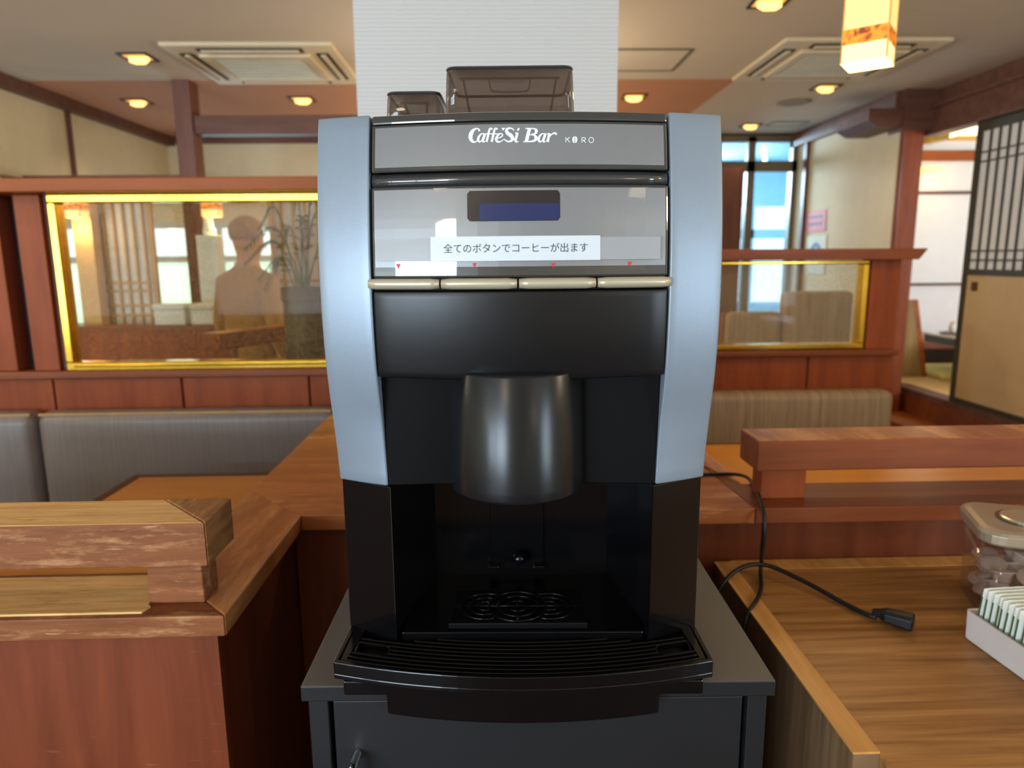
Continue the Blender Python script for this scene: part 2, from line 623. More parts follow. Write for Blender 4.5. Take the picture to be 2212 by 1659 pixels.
# ceiling: main field, terracotta field over the far left
o = MB()
o.box(-6.6, 3.30, -4.4, 4.95, H, H + 0.1)
o.box(1.67, 3.30, 4.95, YB, H, H + 0.1)
struct(o.build('ceiling', M['ceil']))
struct(BX(-6.6, 1.67, 4.95, 7.7, H, H + 0.1).build('ceiling_terracotta', M['terracotta']))
# left upper wall hanging over the opening, far wall, right wall
struct(BX(-3.25, -3.15, 4.50, YB, 1.93, H).build('wall_left_upper', M['cream']))
o = MB()
o.box(-3.25, 2.20, YB, YB + 0.1, 1.75, H)
o.box(-1.55, 2.20, YB, YB + 0.1, 0, 1.75)
o.box(-6.6, -3.25, YB, YB + 0.1, 1.75, H)
o.box(-6.6, -1.55, YB, YB + 0.1, 0, 0.70)
struct(o.build('wall_far', M['cream']))
struct(BX(3.02, 3.12, 5.30, YB, 0, H).build('wall_right', M['cream']))
struct(BX(-6.7, -6.6, -4.4, 7.7, 0, H).build('wall_left', M['cream']))
# wall behind the camera with its windows
o = MB()
o.box(-6.6, 3.30, -4.3, -4.2, 2.12, H)
o.box(-6.6, 3.30, -4.3, -4.2, 0, 0.62)
for a, b in ((-6.6, -5.95), (-4.05, -3.7), (-1.8, 3.3)):
    o.box(a, b, -4.3, -4.2, 0.62, 2.12)
struct(o.build('wall_rear', M['cream']))
o = MB().box(3.25, 3.35, -4.3, -3.05, 0, H).box(3.25, 3.35, -1.55, 2.9, 0, H).box(3.25, 3.35, -3.05, -1.55, 0, 0.6).box(3.25, 3.35, -3.05, -1.55, 2.1, H)
struct(o.build('wall_right_near', M['cream']))
for k, (a, b) in enumerate(((-5.95, -4.05), (-3.7, -1.8))):
    w = MB()
    w.box(a, b, -4.28, -4.22, 0.62, 0.67).box(a, b, -4.28, -4.22, 2.07, 2.12)
    w.box(a, a + 0.04, -4.28, -4.22, 0.67, 2.07).box(b - 0.04, b, -4.28, -4.22, 0.67, 2.07)
    w.box((a + b) / 2 - 0.02, (a + b) / 2 + 0.02, -4.28, -4.22, 0.67, 2.07)
    w.box(a, b, -4.28, -4.22, 1.52, 1.56)
    struct(w.build('window_%d' % (k + 1), M['dark']))
# dark trim lines of the far left bay
struct(MB().box(-3.15, -3.07, 4.50, YB, 2.47, H).build('trim_1', M['wood_mauve']))
struct(MB().box(-3.15, 2.20, YB - 0.05, YB, 2.49, H).build('trim_2', M['wood_mauve']))
struct(MB().box(-3.15, -3.13, 5.50, 5.54, 1.93, 2.47).build('trim_3', M['wood_mauve_z']))
struct(MB().box(-3.30, -2.11, 4.93, 5.02, 1.875, 1.945).build('trim_4', M['wood_mauve']))
struct(MB().box(-3.27, -3.13, 4.40, 4.50, 0.0, H).build('trim_5', M['wood_mauve_z']))
struct(MB().box(-2.93, -2.85, YB - 0.03, YB, 1.0, 2.49).build('trim_6', M['wood_mauve_z']))
post = BX(-2.108, -1.992, 4.93, 5.08, 0, H).build('post', M['wood_mauve_z'], bevel=0.004)
tag(post, 'square dark brown post rising to the ceiling behind the left glass screen', 'post')
beam = MB().box(-1.99, -0.36, 4.95, 5.07, 2.21, 2.33).build('beam', M['wood_mauve'], bevel=0.004)
tag(beam, 'dull brown level beam running from the dark post to the white pillar', 'beam')
# white pillar behind the coffee machine
pil = BX(-0.372, 0.357, 2.06, 2.80, 0, H).build('pillar', M['pillar'])
tag(pil, 'wide white ribbed pillar rising to the ceiling behind the coffee machine', 'pillar')

# right wall: top trim, boxed soffit, corner trim
struct(MB().box(2.97, 3.02, 5.30, YB, 2.42, 2.545).build('trim_7', M['wood_mauve']))
struct(MB().box(2.20, 3.02, YB - 0.06, YB, 2.50, H).build('trim_8', M['dark']))
struct(MB().box(2.985, 3.02, 6.78, 6.84, 0, 2.42).build('trim_9', M['wood_mauve_z']))
sf = MB().prism([(3.02, 2.29), (2.84, 2.29), (2.76, 2.335), (2.76, 2.42), (3.02, 2.42)], 5.26, 5.75, 'y')
struct(sf.build('trim_10', M['wood_mauve']))

# far right: aluminium framed glass front and the entrance lobby behind it
W = thing('entrance_door', 'aluminium framed glass door front with transom at the far right', 'glass door', (2.6, 7.1, 0))
alu = mat('dull_aluminium', c(128, 118, 104), 0.45, 0.5)
fr = MB()
for a, b in ((2.20, 2.26), (2.525, 2.60), (2.97, 3.03)):
    fr.box(a, b, 7.05, 7.13, 0, 2.52)
fr.box(2.20, 3.03, 7.05, 7.13, 2.47, 2.53)
fr.box(2.20, 3.03, 7.05, 7.13, 2.19, 2.29)
fr.box(2.20, 3.03, 7.05, 7.13, 0, 0.1)
fr.build('frame', alu, W, world=True)
for a, b, z0, z1 in ((2.26, 2.525, 2.29, 2.47), (2.60, 2.97, 2.29, 2.47), (2.26, 2.525, 0.1, 2.19), (2.60, 2.97, 0.1, 2.19)):
    BX(a, b, 7.085, 7.095, z0, z1).build('pane', M['clear_glass'], W, world=True)
struct(BX(3.03, 3.12, 7.05, 7.15, 0, H).build('wall_door_side', M['cream']))
wp = BX(2.20, 2.42, 6.85, 6.97, 0, 2.21).build('wood_panel', M['wood_mauve_z'])
tag(wp, 'tall reddish brown wood panel standing before the glass door front', 'panel')
lob = mat('pale_blue_lobby_wall', c(170, 205, 220), 0.7)
o = MB()
o.box(1.6, 3.9, 9.4, 9.5, 0, 0.75).box(1.6, 3.9, 9.4, 9.5, 2.02, 2.6)
o.box(1.6, 2.82, 9.4, 9.5, 0.75, 2.02).box(3.95, 4.1, 9.4, 9.5, 0.75, 2.02)
o.box(2.82, 3.95, 9.4, 9.5, 1.60, 1.72)
o.box(3.02, 3.06, 9.4, 9.5, 0.75, 2.02).box(3.45, 3.50, 9.4, 9.5, 0.75, 2.02)
struct(o.build('wall_lobby', lob))
o = MB().box(1.5, 1.6, 7.2, 9.5, 0, 2.6).box(4.1, 4.2, 7.75, 9.5, 0, 2.6)
struct(o.build('wall_lobby_side', lob))
struct(BX(1.5, 4.2, 7.25, 9.5, 2.6, 2.7).build('ceiling_lobby', lob))
tb = MB().tube([(2.95, 7.8, 2.52), (3.45, 9.0, 2.52)], 0.025, 8).build('tube_lamp', M['tube'])
tag(tb, 'bright white fluorescent tube on the lobby ceiling behind the glass door', 'lamp')
struct(BX(2.0, 3.2, 7.3, 9.35, 0.0, 0.02).build('floor_lobby', lob))

# ------------------------------------------------------------------ ceiling fittings
def cassette(label, x0, x1, y0, y1, slot_side):
    t = thing('ceiling_air_conditioner', label, 'air conditioner', ((x0 + x1) / 2, (y0 + y1) / 2, H), 0, 'ceiling air conditioners')
    w, d = (x1 - x0) / 2, (y1 - y0) / 2
    MB().box(-w, w, -d, d, -0.022, 0.0).build('panel', M['ac'], t, bevel=0.006)
    i = 0.155
    fr_ = MB()
    for a in ((-w + i, w - i, -d + i, -d + i + 0.05), (-w + i, w - i, d - i - 0.05, d - i), (-w + i, -w + i + 0.05, -d + i + 0.05, d - i - 0.05), (w - i - 0.05, w - i, -d + i + 0.05, d - i - 0.05)):
        fr_.box(a[0], a[1], a[2], a[3], -0.04, -0.022)
    fr_.build('inner_frame', M['ac'], t, bevel=0.004)
    g = MB().box(-w + i + 0.05, w - i - 0.05, -d + i + 0.05, d - i - 0.05, -0.035, -0.022)
    for k in range(9):
        y = -d + i + 0.08 + k * (2 * d - 2 * i - 0.16) / 8
        g.box(-w + i + 0.07, w - i - 0.07, y - 0.006, y + 0.006, -0.039, -0.035)
    g.build('intake_grille', M['ac_grille'], t)
    L = w * 0.62
    for sgn in (-1, 1):
        MB().box(-L, L, sgn * (d - 0.085) - 0.035, sgn * (d - 0.085) + 0.035, -0.026, -0.0225).build('air_slot', M['dark'], t)
        MB().box(-L + 0.02, L - 0.02, sgn * (d - 0.085) - 0.012, sgn * (d - 0.085) + 0.016, -0.034, -0.026).build('louvre', M['ac'] if slot_side == 'x' else M['ac'], t)
        MB().box(sgn * (w - 0.085) - 0.035, sgn * (w - 0.085) + 0.035, -L, L, -0.026, -0.0225).build('air_slot', M['dark'], t)
        MB().box(sgn * (w - 0.085) - 0.012, sgn * (w - 0.085) + 0.016, -L + 0.02, L - 0.02, -0.034, -0.026).build('louvre', M['ac'], t)
    return t


cassette('cream ceiling air conditioner to the left of the white pillar', -1.81, -0.87, 4.11, 4.98, 'x')
cassette('cream ceiling air conditioner beyond the glowing paper lamp', 1.625, 2.565, 4.04, 4.92, 'y')


def downlight(x, y, label):
    t = thing('downlight', label, 'downlight', (x, y, H), R(random.uniform(-4, 4)), 'recessed ceiling downlights')
    s = 0.085
    tr = MB()
    for a in ((-s, s, -s, -s + 0.014), (-s, s, s - 0.014, s), (-s, -s + 0.014, -s + 0.014, s - 0.014), (s - 0.014, s, -s + 0.014, s - 0.014)):
        tr.box(a[0], a[1], a[2], a[3], -0.008, 0)
    tr.build('trim_ring', M['dark'], t)
    MB().box(-s + 0.014, s - 0.014, -s + 0.014, s - 0.014, -0.003, 0).build('reflector', M['bulb_ref'], t)
    MB().tube([(-0.05, 0.0, -0.012), (-0.02, 0.012, -0.016), (0.03, 0.012, -0.016), (0.055, 0.0, -0.012)], [0.018, 0.024, 0.024, 0.016], 10).build('bulb', M['bulb'], t, smooth=True)
    lamp_spot('downlight_glow', (x, y, H - 0.04), 9, (1.0, 0.72, 0.42), 120)
    return t


M['bulb_ref'] = emis('lit_reflector', (0.9, 0.45, 0.10, 1), 0.75)
downlight(-2.06, 4.40, 'lit downlight just left of the left ceiling air conditioner')
downlight(-2.64, 5.56, 'lit downlight in the terracotta ceiling left of the dark post')
downlight(-1.40, 5.50, 'lit downlight in the terracotta ceiling between dark post and white pillar')
downlight(1.07, 5.45, 'lit downlight in the terracotta ceiling right of the white pillar')
downlight(2.39, 5.18, 'lit downlight below the right air conditioner, nearest the speaker disc')
downlight(2.38, 6.62, 'lit downlight farthest away, above the glass door front')
downlight(1.32, 3.50, 'lit downlight cut by the top edge, left of the paper lamp')
for x, y in ((-2.2, 1.6), (-0.9, -1.2), (1.4, -1.4), (-3.2, -1.6)):
    lamp_spot('near_ceiling_light', (x, y, H - 0.05), 14, (1.0, 0.80, 0.56), 140, 0.08)


def hatch(x0, x1, y0, y1, label):
    t = thing('ceiling_hatch', label, 'hatch', ((x0 + x1) / 2, (y0 + y1) / 2, H), 0, 'ceiling hatches')
    w, d = (x1 - x0) / 2, (y1 - y0) / 2
    f_ = MB()
    for a in ((-w, w, -d, -d + 0.02), (-w, w, d - 0.02, d), (-w, -w + 0.02, -d + 0.02, d - 0.02), (w - 0.02, w, -d + 0.02, d - 0.02)):
        f_.box(a[0], a[1], a[2], a[3], -0.006, 0)
    f_.build('frame', mat('grey_hatch_frame', c(120, 118, 104), 0.5, 0.3), t)
    MB().box(-w + 0.02, w - 0.02, -d + 0.02, d - 0.02, -0.003, 0).build('panel', M['ceil'], t)


hatch(0.72, 1.18, 4.25, 4.73, 'square ceiling hatch with grey frame beside the white pillar')
hatch(2.52, 2.85, 6.44, 6.66, 'small pale ceiling hatch near the glass door front')
tag(MB().lathe([(0.13, 0), (0.13, -0.006), (0.11, -0.012), (0, -0.012)][::-1], 2.366, 5.66, H, 28).build('ceiling_speaker', mat('grey_speaker_grille', c(150, 140, 122), 0.7, bump=0.4, bscale=300)),
    'round grey speaker disc flat on the ceiling right of the terracotta field', 'speaker')


# pendant lamp of glowing paper
def paper_lamp(name, x, y, z0, w, h, rz, label, power, cord_to=H):
    t = thing(name, label, 'lamp', (x, y, z0), rz, 'paper box lamps')
    s = w / 2
    h1, h2 = 0.050 * w / 0.12, 0.092 * w / 0.12
    MB().box(-s, s, -s, s, 0.0, h1).build('lower_shade', M['paper_bright'], t)
    b_ = MB().box(-s - 0.001, s + 0.001, -s - 0.001, s + 0.001, h1, h2)
    b_.build('orange_band', M['orange_band'], t)
    MB().box(-s, s, -s, s, h2, h).build('upper_shade', M['paper_lamp'], t)
    e = MB()
    for sx in (-1, 1):
        for sy in (-1, 1):
            e.box(sx * s - 0.002, sx * s + 0.002, sy * s - 0.002, sy * s + 0.002, 0.0, h)
    e.build('corner_rib', M['amber_rib'], t)
    if cord_to > z0 + h:
        MB().tube([(0, 0, h), (0, 0, cord_to - z0)], 0.004, 6).build('cord', M['cord'], t)
    lamp_point('paper_lamp_glow', (x, y, z0 - 0.06), power, (1.0, 0.72, 0.38), 0.06)
    return t


def band():
    m, n, l, p = new_mat('amber_fibre_band')
    tc = n.new('ShaderNodeTexCoord')
    nz = n.new('ShaderNodeTexNoise')
    nz.inputs['Scale'].default_value = 22
    nz.inputs['Detail'].default_value = 6
    nz.inputs['Distortion'].default_value = 2.5
    l.new(tc.outputs['Object'], nz.inputs['Vector'])
    rp = n.new('ShaderNodeValToRGB')
    rp.color_ramp.elements[0].position = 0.38
    rp.color_ramp.elements[0].color = (0.20, 0.035, 0.0, 1)
    rp.color_ramp.elements[1].position = 0.55
    rp.color_ramp.elements[1].color = (0.95, 0.27, 0.01, 1)
    l.new(nz.outputs['Fac'], rp.inputs['Fac'])
    l.new(rp.outputs['Color'], p.inputs['Base Color'])
    l.new(rp.outputs['Color'], p.inputs['Emission Color'])
    p.inputs['Emission Strength'].default_value = 0.9
    return m


M['orange_band'] = band()
M['paper_bright'] = emis('bright_lamp_paper', (1.0, 0.82, 0.38, 1), 0.95)
M['amber_rib'] = emis('amber_lamp_rib', (0.55, 0.30, 0.06, 1), 0.5)
paper_lamp('pendant_lamp', 1.095, 2.12, 1.912, 0.118, 0.40, R(-38), 'glowing square paper pendant lamp with an orange band, upper right', 10)

# ------------------------------------------------------------------ tatami room on the right
TX = 3.25
struct(BX(3.2, 6.6, 2.9, 7.6, 0.0, 0.30).build('floor_tatami_base', M['wood_red_h']))
tat = stripes('tatami_mat', (c(214, 172, 98), c(232, 194, 124)), 'y', 120, 0.7, 0.1)
struct(BX(3.36, 6.6, 2.9, 7.6, 0.30, 0.335).build('floor_tatami', tat))
struct(BX(TX - 0.03, TX + 0.10, 2.9, 5.44, 0.28, 0.345).build('trim_11', M['wood_mauve']))
struct(BX(TX - 0.32, TX - 0.03, 4.2, 6.2, 0.0, 0.16).build('trim_12', M['wood_orange']))
struct(BX(3.2, 6.6, 7.0, 7.1, 0.3, 2.8).build('wall_tatami_far', M['white_wall']))
struct(BX(6.5, 6.6, 2.9, 7.0, 0.3, 2.8).build('wall_tatami_right', M['white_wall']))
o = MB().box(3.2, 4.85, 2.8, 2.9, 0.3, 2.8).box(6.35, 6.6, 2.8, 2.9, 0.3, 2.8).box(4.85, 6.35, 2.8, 2.9, 0.3, 1.05).box(4.85, 6.35, 2.8, 2.9, 2.35, 2.8)
struct(o.build('wall_tatami_near', M['white_wall']))
o = MB().box(4.85, 6.35, 2.82, 2.88, 1.05, 1.09).box(4.85, 6.35, 2.82, 2.88, 2.31, 2.35)
for a in (4.85, 5.58, 6.31):
    o.box(a, a + 0.04, 2.82, 2.88, 1.09, 2.31)
struct(o.build('window_3', M['wood_mauve']))  # window added as an opening for the tatami fill light
struct(BX(3.30, 6.6, 2.8, 7.1, 2.72, 2.8).build('ceiling_tatami', M['white_wall']))
struct(BX(3.36, 6.5, 6.96, 7.0, 2.27, 2.37).build('trim_13', M['wood_orange']))
struct(BX(3.36, 6.5, 6.97, 7.0, 1.955, 1.985).build('trim_14', M['wood_mauve']))
struct(BX(3.36, 6.5, 6.97, 7.0, 1.06, 1.085).build('trim_15', M['wood_mauve']))
# opening: post, header boards
struct(BX(3.03, 3.17, 5.24, 5.44, 0, 2.26).build('trim_16', M['wood_red']))
struct(BX(3.121, 3.14, 5.44, YB, 0.3, 2.72).build('wall_tatami_left', M['white_wall']))
o = MB().box(TX - 0.03, TX + 0.05, 2.9, 5.44, 2.24, 2.42).box(TX, TX + 0.05, 2.9, 5.44, 2.42, H)
o.box(3.01, TX, 5.24, 5.44, 2.26, H)
o.box(TX - 0.05, TX + 0.05, 2.9, 5.30, 2.415, 2.44)
o.box(TX - 0.06, TX + 0.05, 2.9, 5.30, 2.225, 2.245)
struct(o.build('trim_17', M['wood_mauve']))


def sliding_door(y0, y1, x, label):
    t = thing('shoji_door', label, 'sliding door', (x, (y0 + y1) / 2, 0.345), 0, 'shoji doors')
    d = (y1 - y0) / 2
    fm = mat('dark_shoji_frame', c(62, 58, 46), 0.5)
    f_ = MB()
    zt = 1.88
    for a in ((-d, -d + 0.045, 0, zt), (d - 0.045, d, 0, zt)):
        f_.box(-0.015, 0.015, a[0], a[1], a[2], a[3])
    for a in ((0, 0.035), (0.885, 0.925), (zt - 0.06, zt)):
        f_.box(-0.015, 0.015, -d + 0.045, d - 0.045, a[0], a[1])
    f_.build('frame', fm, t)
    BX(-0.006, 0.006, -d + 0.045, d - 0.045, 0.035, 0.885).build('lower_panel', mat('tan_fusuma_paper', c(206, 178, 132), 0.8, var=0.03, bump=0.2, bscale=200), t)
    BX(0.002, 0.006, -d + 0.045, d - 0.045, 0.925, zt - 0.06).build('paper', mat('shoji_paper', c(236, 238, 240), 0.9, var=0.01), t)
    l_ = MB()
    n_ = 9
    for k in range(1, n_):
        y = -d + 0.045 + k * (2 * d - 0.09) / n_
        l_.box(-0.010, 0.002, y - 0.006, y + 0.006, 0.925, zt - 0.06)
    for z in (0.985, 1.045, 1.625, 1.685):
        l_.box(-0.009, 0.002, -d + 0.045, d - 0.045, z - 0.005, z + 0.005)
    l_.build('lattice', fm, t)
    BX(-0.016, -0.005, d - 0.155, d - 0.105, 0.78, 0.84).build('finger_pull', mat('bronze_pull', c(96, 66, 44), 0.4, 0.5), t)
    return t


sliding_door(3.93, 4.76, TX, 'sliding shoji door with dark lattice over a tan lower panel')
fl = BX(TX + 0.06, TX + 0.09, 2.9, 3.95, 0.345, 2.225).build('wall_right_panel', M['cream'])
struct(fl)
# wall lamp, downlight, table, tray with jars, cushion, leaning board
t = thing('wall_lamp', 'small lit box lamp high on the tatami room wall', 'lamp')
p_ = P(2092, 281, Y=6.4)
t.location = p_
BX(-0.12, 0.12, -0.08, 0.08, -0.06, 0.07).build('shade', M['lit_white'], t, bevel=0.01)
BX(-0.13, 0.13, -0.085, 0.085, -0.08, -0.06).build('rim', M['amber_rib'], t)
BX(-0.04, 0.04, 0.08, 0.60, -0.03, 0.03).build('bracket', M['brass'], t)
p_ = P(2010, 366, Y=6.9)
t = thing('wall_spot', 'small amber lamp under the orange beam in the tatami room', 'lamp', p_)
MB().lathe([(0.07, -0.03), (0.11, -0.01), (0.11, 0.02), (0.05, 0.03)], 0, 0, 0, 20).build('shade', M['bulb'], t, smooth=True)
BX(-0.015, 0.015, 0.0, 0.08, 0.0, 0.03).build('arm', M['brass'], t)
lamp_point('tatami_lamp_glow', (p_.x, p_.y - 0.2, p_.z - 0.15), 3.0, (1.0, 0.66, 0.26), 0.05)
area('tatami_fill_light', (5.6, 2.76, 1.7), (0, 1, 0), 1.45, 1.2, 100, (0.88, 0.94, 1.0))  # added fill light for the tatami room and shoji

zt = 0.70
t = thing('low_table', 'low pale-topped table with green-grey edge in the tatami room', 'table', (4.15, 5.5, 0.335))
BX(3.78, 5.2, 4.70, 6.05, zt - 0.02, zt).build('table_top', mat('pale_table_top', c(226, 216, 206), 0.25, coat=0.4), t, world=True, bevel=0.004)
BX(3.81, 5.17, 4.73, 6.02, zt - 0.085, zt - 0.02).build('apron', mat('green_grey_apron', c(92, 108, 100), 0.5), t, world=True)
for a, b in ((4.2, 4.8), (5.0, 4.8), (4.2, 5.92), (5.0, 5.92)):
    BX(a, a + 0.06, b, b + 0.06, 0.335, zt - 0.085).build('leg', mat('pale_table_leg', c(200, 190, 180), 0.5), t, world=True)
t = MB().lathe([(0.13, 0), (0.14, 0.012), (0.12, 0.012), (0.10, 0.006)], 3.96, 5.80, zt, 24).build('tray', mat('dark_brown_tray', c(98, 64, 44), 0.4))
tag(t, 'dark round tray on the low table in the tatami room', 'tray')
for k, (x, y) in enumerate(((3.91, 5.79), (4.02, 5.81))):
    j = thing('jar', ('small white jar on the tray, left one of the pair', 'small white jar on the tray, right one of the pair')[k], 'jar', (x, y, zt + 0.013), 0, 'jars on the tray')
    MB().lathe([(0.03, 0), (0.036, 0.02), (0.036, 0.06), (0.028, 0.075)], seg=18).build('body', mat('white_jar', c(236, 230, 220), 0.4), j, smooth=True)
    MB().lathe([(0.03, 0.075), (0.03, 0.085), (0.012, 0.095), (0.012, 0.10)], seg=18).build('lid', mat('cream_lid', c(226, 210, 178), 0.4), j)
bn = MB().box(3.5, 6.0, 6.3, 6.85, 0.335, 0.50).build('low_bench', mat('dark_bench_front', c(54, 40, 40), 0.5))
tag(bn, 'dark low bench along the tatami room far wall', 'bench')
bs = MB().box(3.5, 6.0, 6.28, 6.86, 0.502, 0.58).build('bench_pad', mat('dusty_pink_pad', c(184, 118, 108), 0.6), bevel=0.015)
tag(bs, 'dusty pink pad lying on the dark low bench in the tatami room', 'bench pad')
cu = MB()
cu.box(-0.27, 0.27, -0.27, 0.27, 0.0, 0.06)
cq = cu.build('floor_cushion', mat('yellow_cushion_cloth', c(226, 212, 128), 0.85, bump=0.2, bscale=300), bevel=0.025, bseg=3, origin=(0, 0, 0))
p_ = P(2035, 805, Z=0.36)
cq.location = (p_.x + 0.12, p_.y + 0.05, 0.336)
tag(cq, 'yellow square floor cushion on the tatami beside the low table', 'cushion')
lb = thing('leaning_board', 'tan wooden board leaning behind the opening post of the tatami room', 'board', (3.35, 5.81, 0.3355))
MB().prism([(-0.205, 0.0), (0.330, 0.0), (0.190, 0.66), (-0.205, 0.66)], -0.012, 0.012, 'y').build('panel', wood('board_wood', c(132, 104, 60), c(164, 132, 84), 'z', 2, 8, 0.5), lb)
MB().prism([(0.3305, 0.0), (0.375, 0.0), (0.235, 0.66), (0.1905, 0.66)], -0.014, 0.014, 'y').build('edge_strip', M['wood_orange'], lb)

# posters on the far end of the right wall
pk = thing('poster', 'pink poster with two dark lines of print on the right wall corner', 'poster', (3.017, 6.56, 1.69))
BX(-0.003, 0.0, -0.2, 0.2, -0.10, 0.09).build('sheet', mat('pink_paper', c(226, 150, 160), 0.7), pk)
for z in (0.02, -0.045):
    o = MB()
    for k in range(4):
        y = -0.13 + k * 0.07
        o.box(-0.004, -0.003, y, y + 0.05, z, z + 0.028)
    o.build('printed_line', M['letter_dark'], pk)
pw = thing('poster', 'pale poster with a blue arc mark below the pink poster', 'poster', (3.017, 6.52, 1.42))
BX(-0.003, 0.0, -0.2, 0.2, -0.22, 0.13).build('sheet', mat('cream_paper', c(222, 224, 206), 0.7), pw)
o = MB()
for k in range(10):
    a0, a1 = math.pi * k / 10, math.pi * (k + 1) / 10
    o.prism([(0.13 * math.cos(a0), -0.06 + 0.13 * math.sin(a0)), (0.13 * math.cos(a1), -0.06 + 0.13 * math.sin(a1)), (0.08 * math.cos(a1), -0.06 + 0.08 * math.sin(a1)), (0.08 * math.cos(a0), -0.06 + 0.08 * math.sin(a0))], -0.0045, -0.003, 'x')
o.build('blue_arc', mat('blue_print', c(92, 130, 165), 0.6), pw)

# ------------------------------------------------------------------ left glass screen, bench, table
YP = 2.52
s = thing('glass_screen', 'tall wooden booth screen with brass framed glass, left of the machine', 'booth screen', (-1.2, YP + 0.05, 0))
zs, zt_ = 0.985, 1.60
MB().box(-2.3, -0.42, YP - 0.10, YP + 0.16, zt_, 1.645).build('top_board', M['wood_orange'], s, world=True, bevel=0.004)
MB().box(-2.3, -0.42, YP - 0.02, YP + 0.10, 0.955, 0.985).build('sill', M['wood_red_h'], s, world=True, bevel=0.006)
for a, b in ((-2.3, -1.60), (-1.594, -1.14), (-1.134, -0.68), (-0.674, -0.42)):
    BX(a, b, YP, YP + 0.06, 0.0, 0.955).build('panel', M['wood_red'], s, world=True, bevel=0.003)
for a, b in ((-2.1, -1.715), (-1.655, -1.565)):
    BX(a, b, YP, YP + 0.08, zs, zt_).build('upright', M['wood_red'], s, world=True, bevel=0.003)
BX(-1.565, -1.535, YP + 0.02, YP + 0.06, zs, zt_).build('jamb', M['wood_mauve_z'], s, world=True)
BX(-1.75, -1.61, YP + 0.081, YP + 0.09, zs, zt_).build('slot_backing', mat('blue_grey_slot', c(70, 92, 108), 0.4), s, world=True)
f_ = MB()
x0, x1 = -1.535, -0.44
f_.box(x0, x1, YP - 0.012, YP + 0.045, zs, zs + 0.03).box(x0, x1, YP - 0.012, YP + 0.045, zt_ - 0.028, zt_)
f_.box(x0, x0 + 0.028, YP - 0.012, YP + 0.045, zs + 0.03, zt_ - 0.028).box(x1 - 0.02, x1, YP - 0.012, YP + 0.045, zs + 0.03, zt_ - 0.028)
f_.box(x0 + 0.028, x1 - 0.02, YP - 0.018, YP - 0.0, zs + 0.012, zs + 0.020)
f_.build('brass_frame', M['brass'], s, world=True, bevel=0.004)
BX(x0 + 0.028, x1 - 0.02, YP + 0.015, YP + 0.022, zs + 0.03, zt_ - 0.028).build('glass_pane', M['pane_left'], s, world=True)


def bench_back(t, x0, x1, y0, y1, z0, z1, m, r=0.04, name='backrest'):
    o_ = BX(x0, x1, y0, y1, z0, z1).build(name, m, t, world=True, bevel=r, bseg=4)
    for p_ in o_.data.polygons:
        p_.use_smooth = True
    return o_


b = thing('booth_bench', 'grey vinyl booth bench with tan piping below the left glass screen', 'bench', (-1.4, 2.42, 0))
bench_back(b, -2.4, -1.618, 2.41, 2.515, 0.44, 0.85, M['vinyl_grey'])
bench_back(b, -1.612, -0.56, 2.41, 2.515, 0.44, 0.85, M['vinyl_grey'])
MB().tube([(-2.38, 2.425, 0.842), (-1.63, 2.425, 0.842)], 0.006, 8).build('piping', M['piping'], b, world=True)
MB().tube([(-1.60, 2.425, 0.842), (-0.58, 2.425, 0.842)], 0.006, 8).build('piping', M['piping'], b, world=True)
bench_back(b, -2.4, -0.56, 1.98, 2.42, 0.34, 0.44, M['vinyl_grey'], name='seat')
BX(-2.4, -0.56, 2.02, 2.5, 0, 0.34).build('plinth', M['wood_red'], b, world=True)

t = thing('booth_table', 'tan booth table with dark edge in front of the grey bench', 'table', (-0.82, 1.6, 0))
BX(-1.09, -0.535, 1.15, 2.07, 0.69, 0.72).build('table_top', M['table_tan'], t, world=True)
o = MB().box(-1.115, -1.09, 1.15, 2.095, 0.685, 0.722).box(-1.09, -0.535, 2.07, 2.095, 0.685, 0.722)
o.build('edging', M['dark_edge'], t, world=True)
BX(-0.9, -0.75, 1.5, 1.7, 0.03, 0.69).build('pedestal', M['dark_edge'], t, world=True)
BX(-1.05, -0.6, 1.4, 1.8, 0.0, 0.03).build('foot', M['dark_edge'], t, world=True)

# ------------------------------------------------------------------ right glass screen, bench, table
YR = 2.93
s = thing('glass_screen', 'low wooden booth screen with brass framed glass, right of the machine', 'booth screen', (1.3, YR + 0.05, 0))
MB().prism([(0.42, 1.352), (0.42, 1.40), (1.80, 1.395), (1.765, 1.35)], YR - 0.06, YR + 0.14, 'y').build('top_board', M['wood_red_h'], s, world=True, bevel=0.003)
BX(1.60, 1.725, YR, YR + 0.08, 0.97, 1.352).build('upright', M['wood_red'], s, world=True, bevel=0.003)
BX(1.585, 1.60, YR + 0.02, YR + 0.06, 0.985, 1.345).build('jamb', M['wood_mauve_z'], s, world=True)
MB().box(0.42, 1.735, YR - 0.03, YR + 0.10, 0.945, 0.972).build('sill', M['wood_red_h'], s, world=True, bevel=0.006)
for a, b_ in ((0.42, 0.90), (0.906, 1.352), (1.358, 1.725)):
    BX(a, b_, YR, YR + 0.06, 0.0, 0.945).build('panel', M['wood_red'], s, world=True, bevel=0.003)
f_ = MB()
x0, x1, z0, z1 = 0.44, 1.585, 0.975, 1.348
f_.box(x0, x1, YR - 0.012, YR + 0.045, z0, z0 + 0.022).box(x0, x1, YR - 0.012, YR + 0.045, z1 - 0.014, z1)
f_.box(x0, x0 + 0.02, YR - 0.012, YR + 0.045, z0 + 0.022, z1 - 0.014).box(x1 - 0.026, x1, YR - 0.012, YR + 0.045, z0 + 0.022, z1 - 0.014)
f_.build('brass_frame', M['brass'], s, world=True, bevel=0.004)
BX(x0 + 0.02, x1 - 0.026, YR + 0.015, YR + 0.022, z0 + 0.022, z1 - 0.014).build('glass_pane', M['pane_right'], s, world=True)
b = thing('booth_bench', 'beige striped booth bench below the right glass screen', 'bench', (1.2, 2.85, 0))
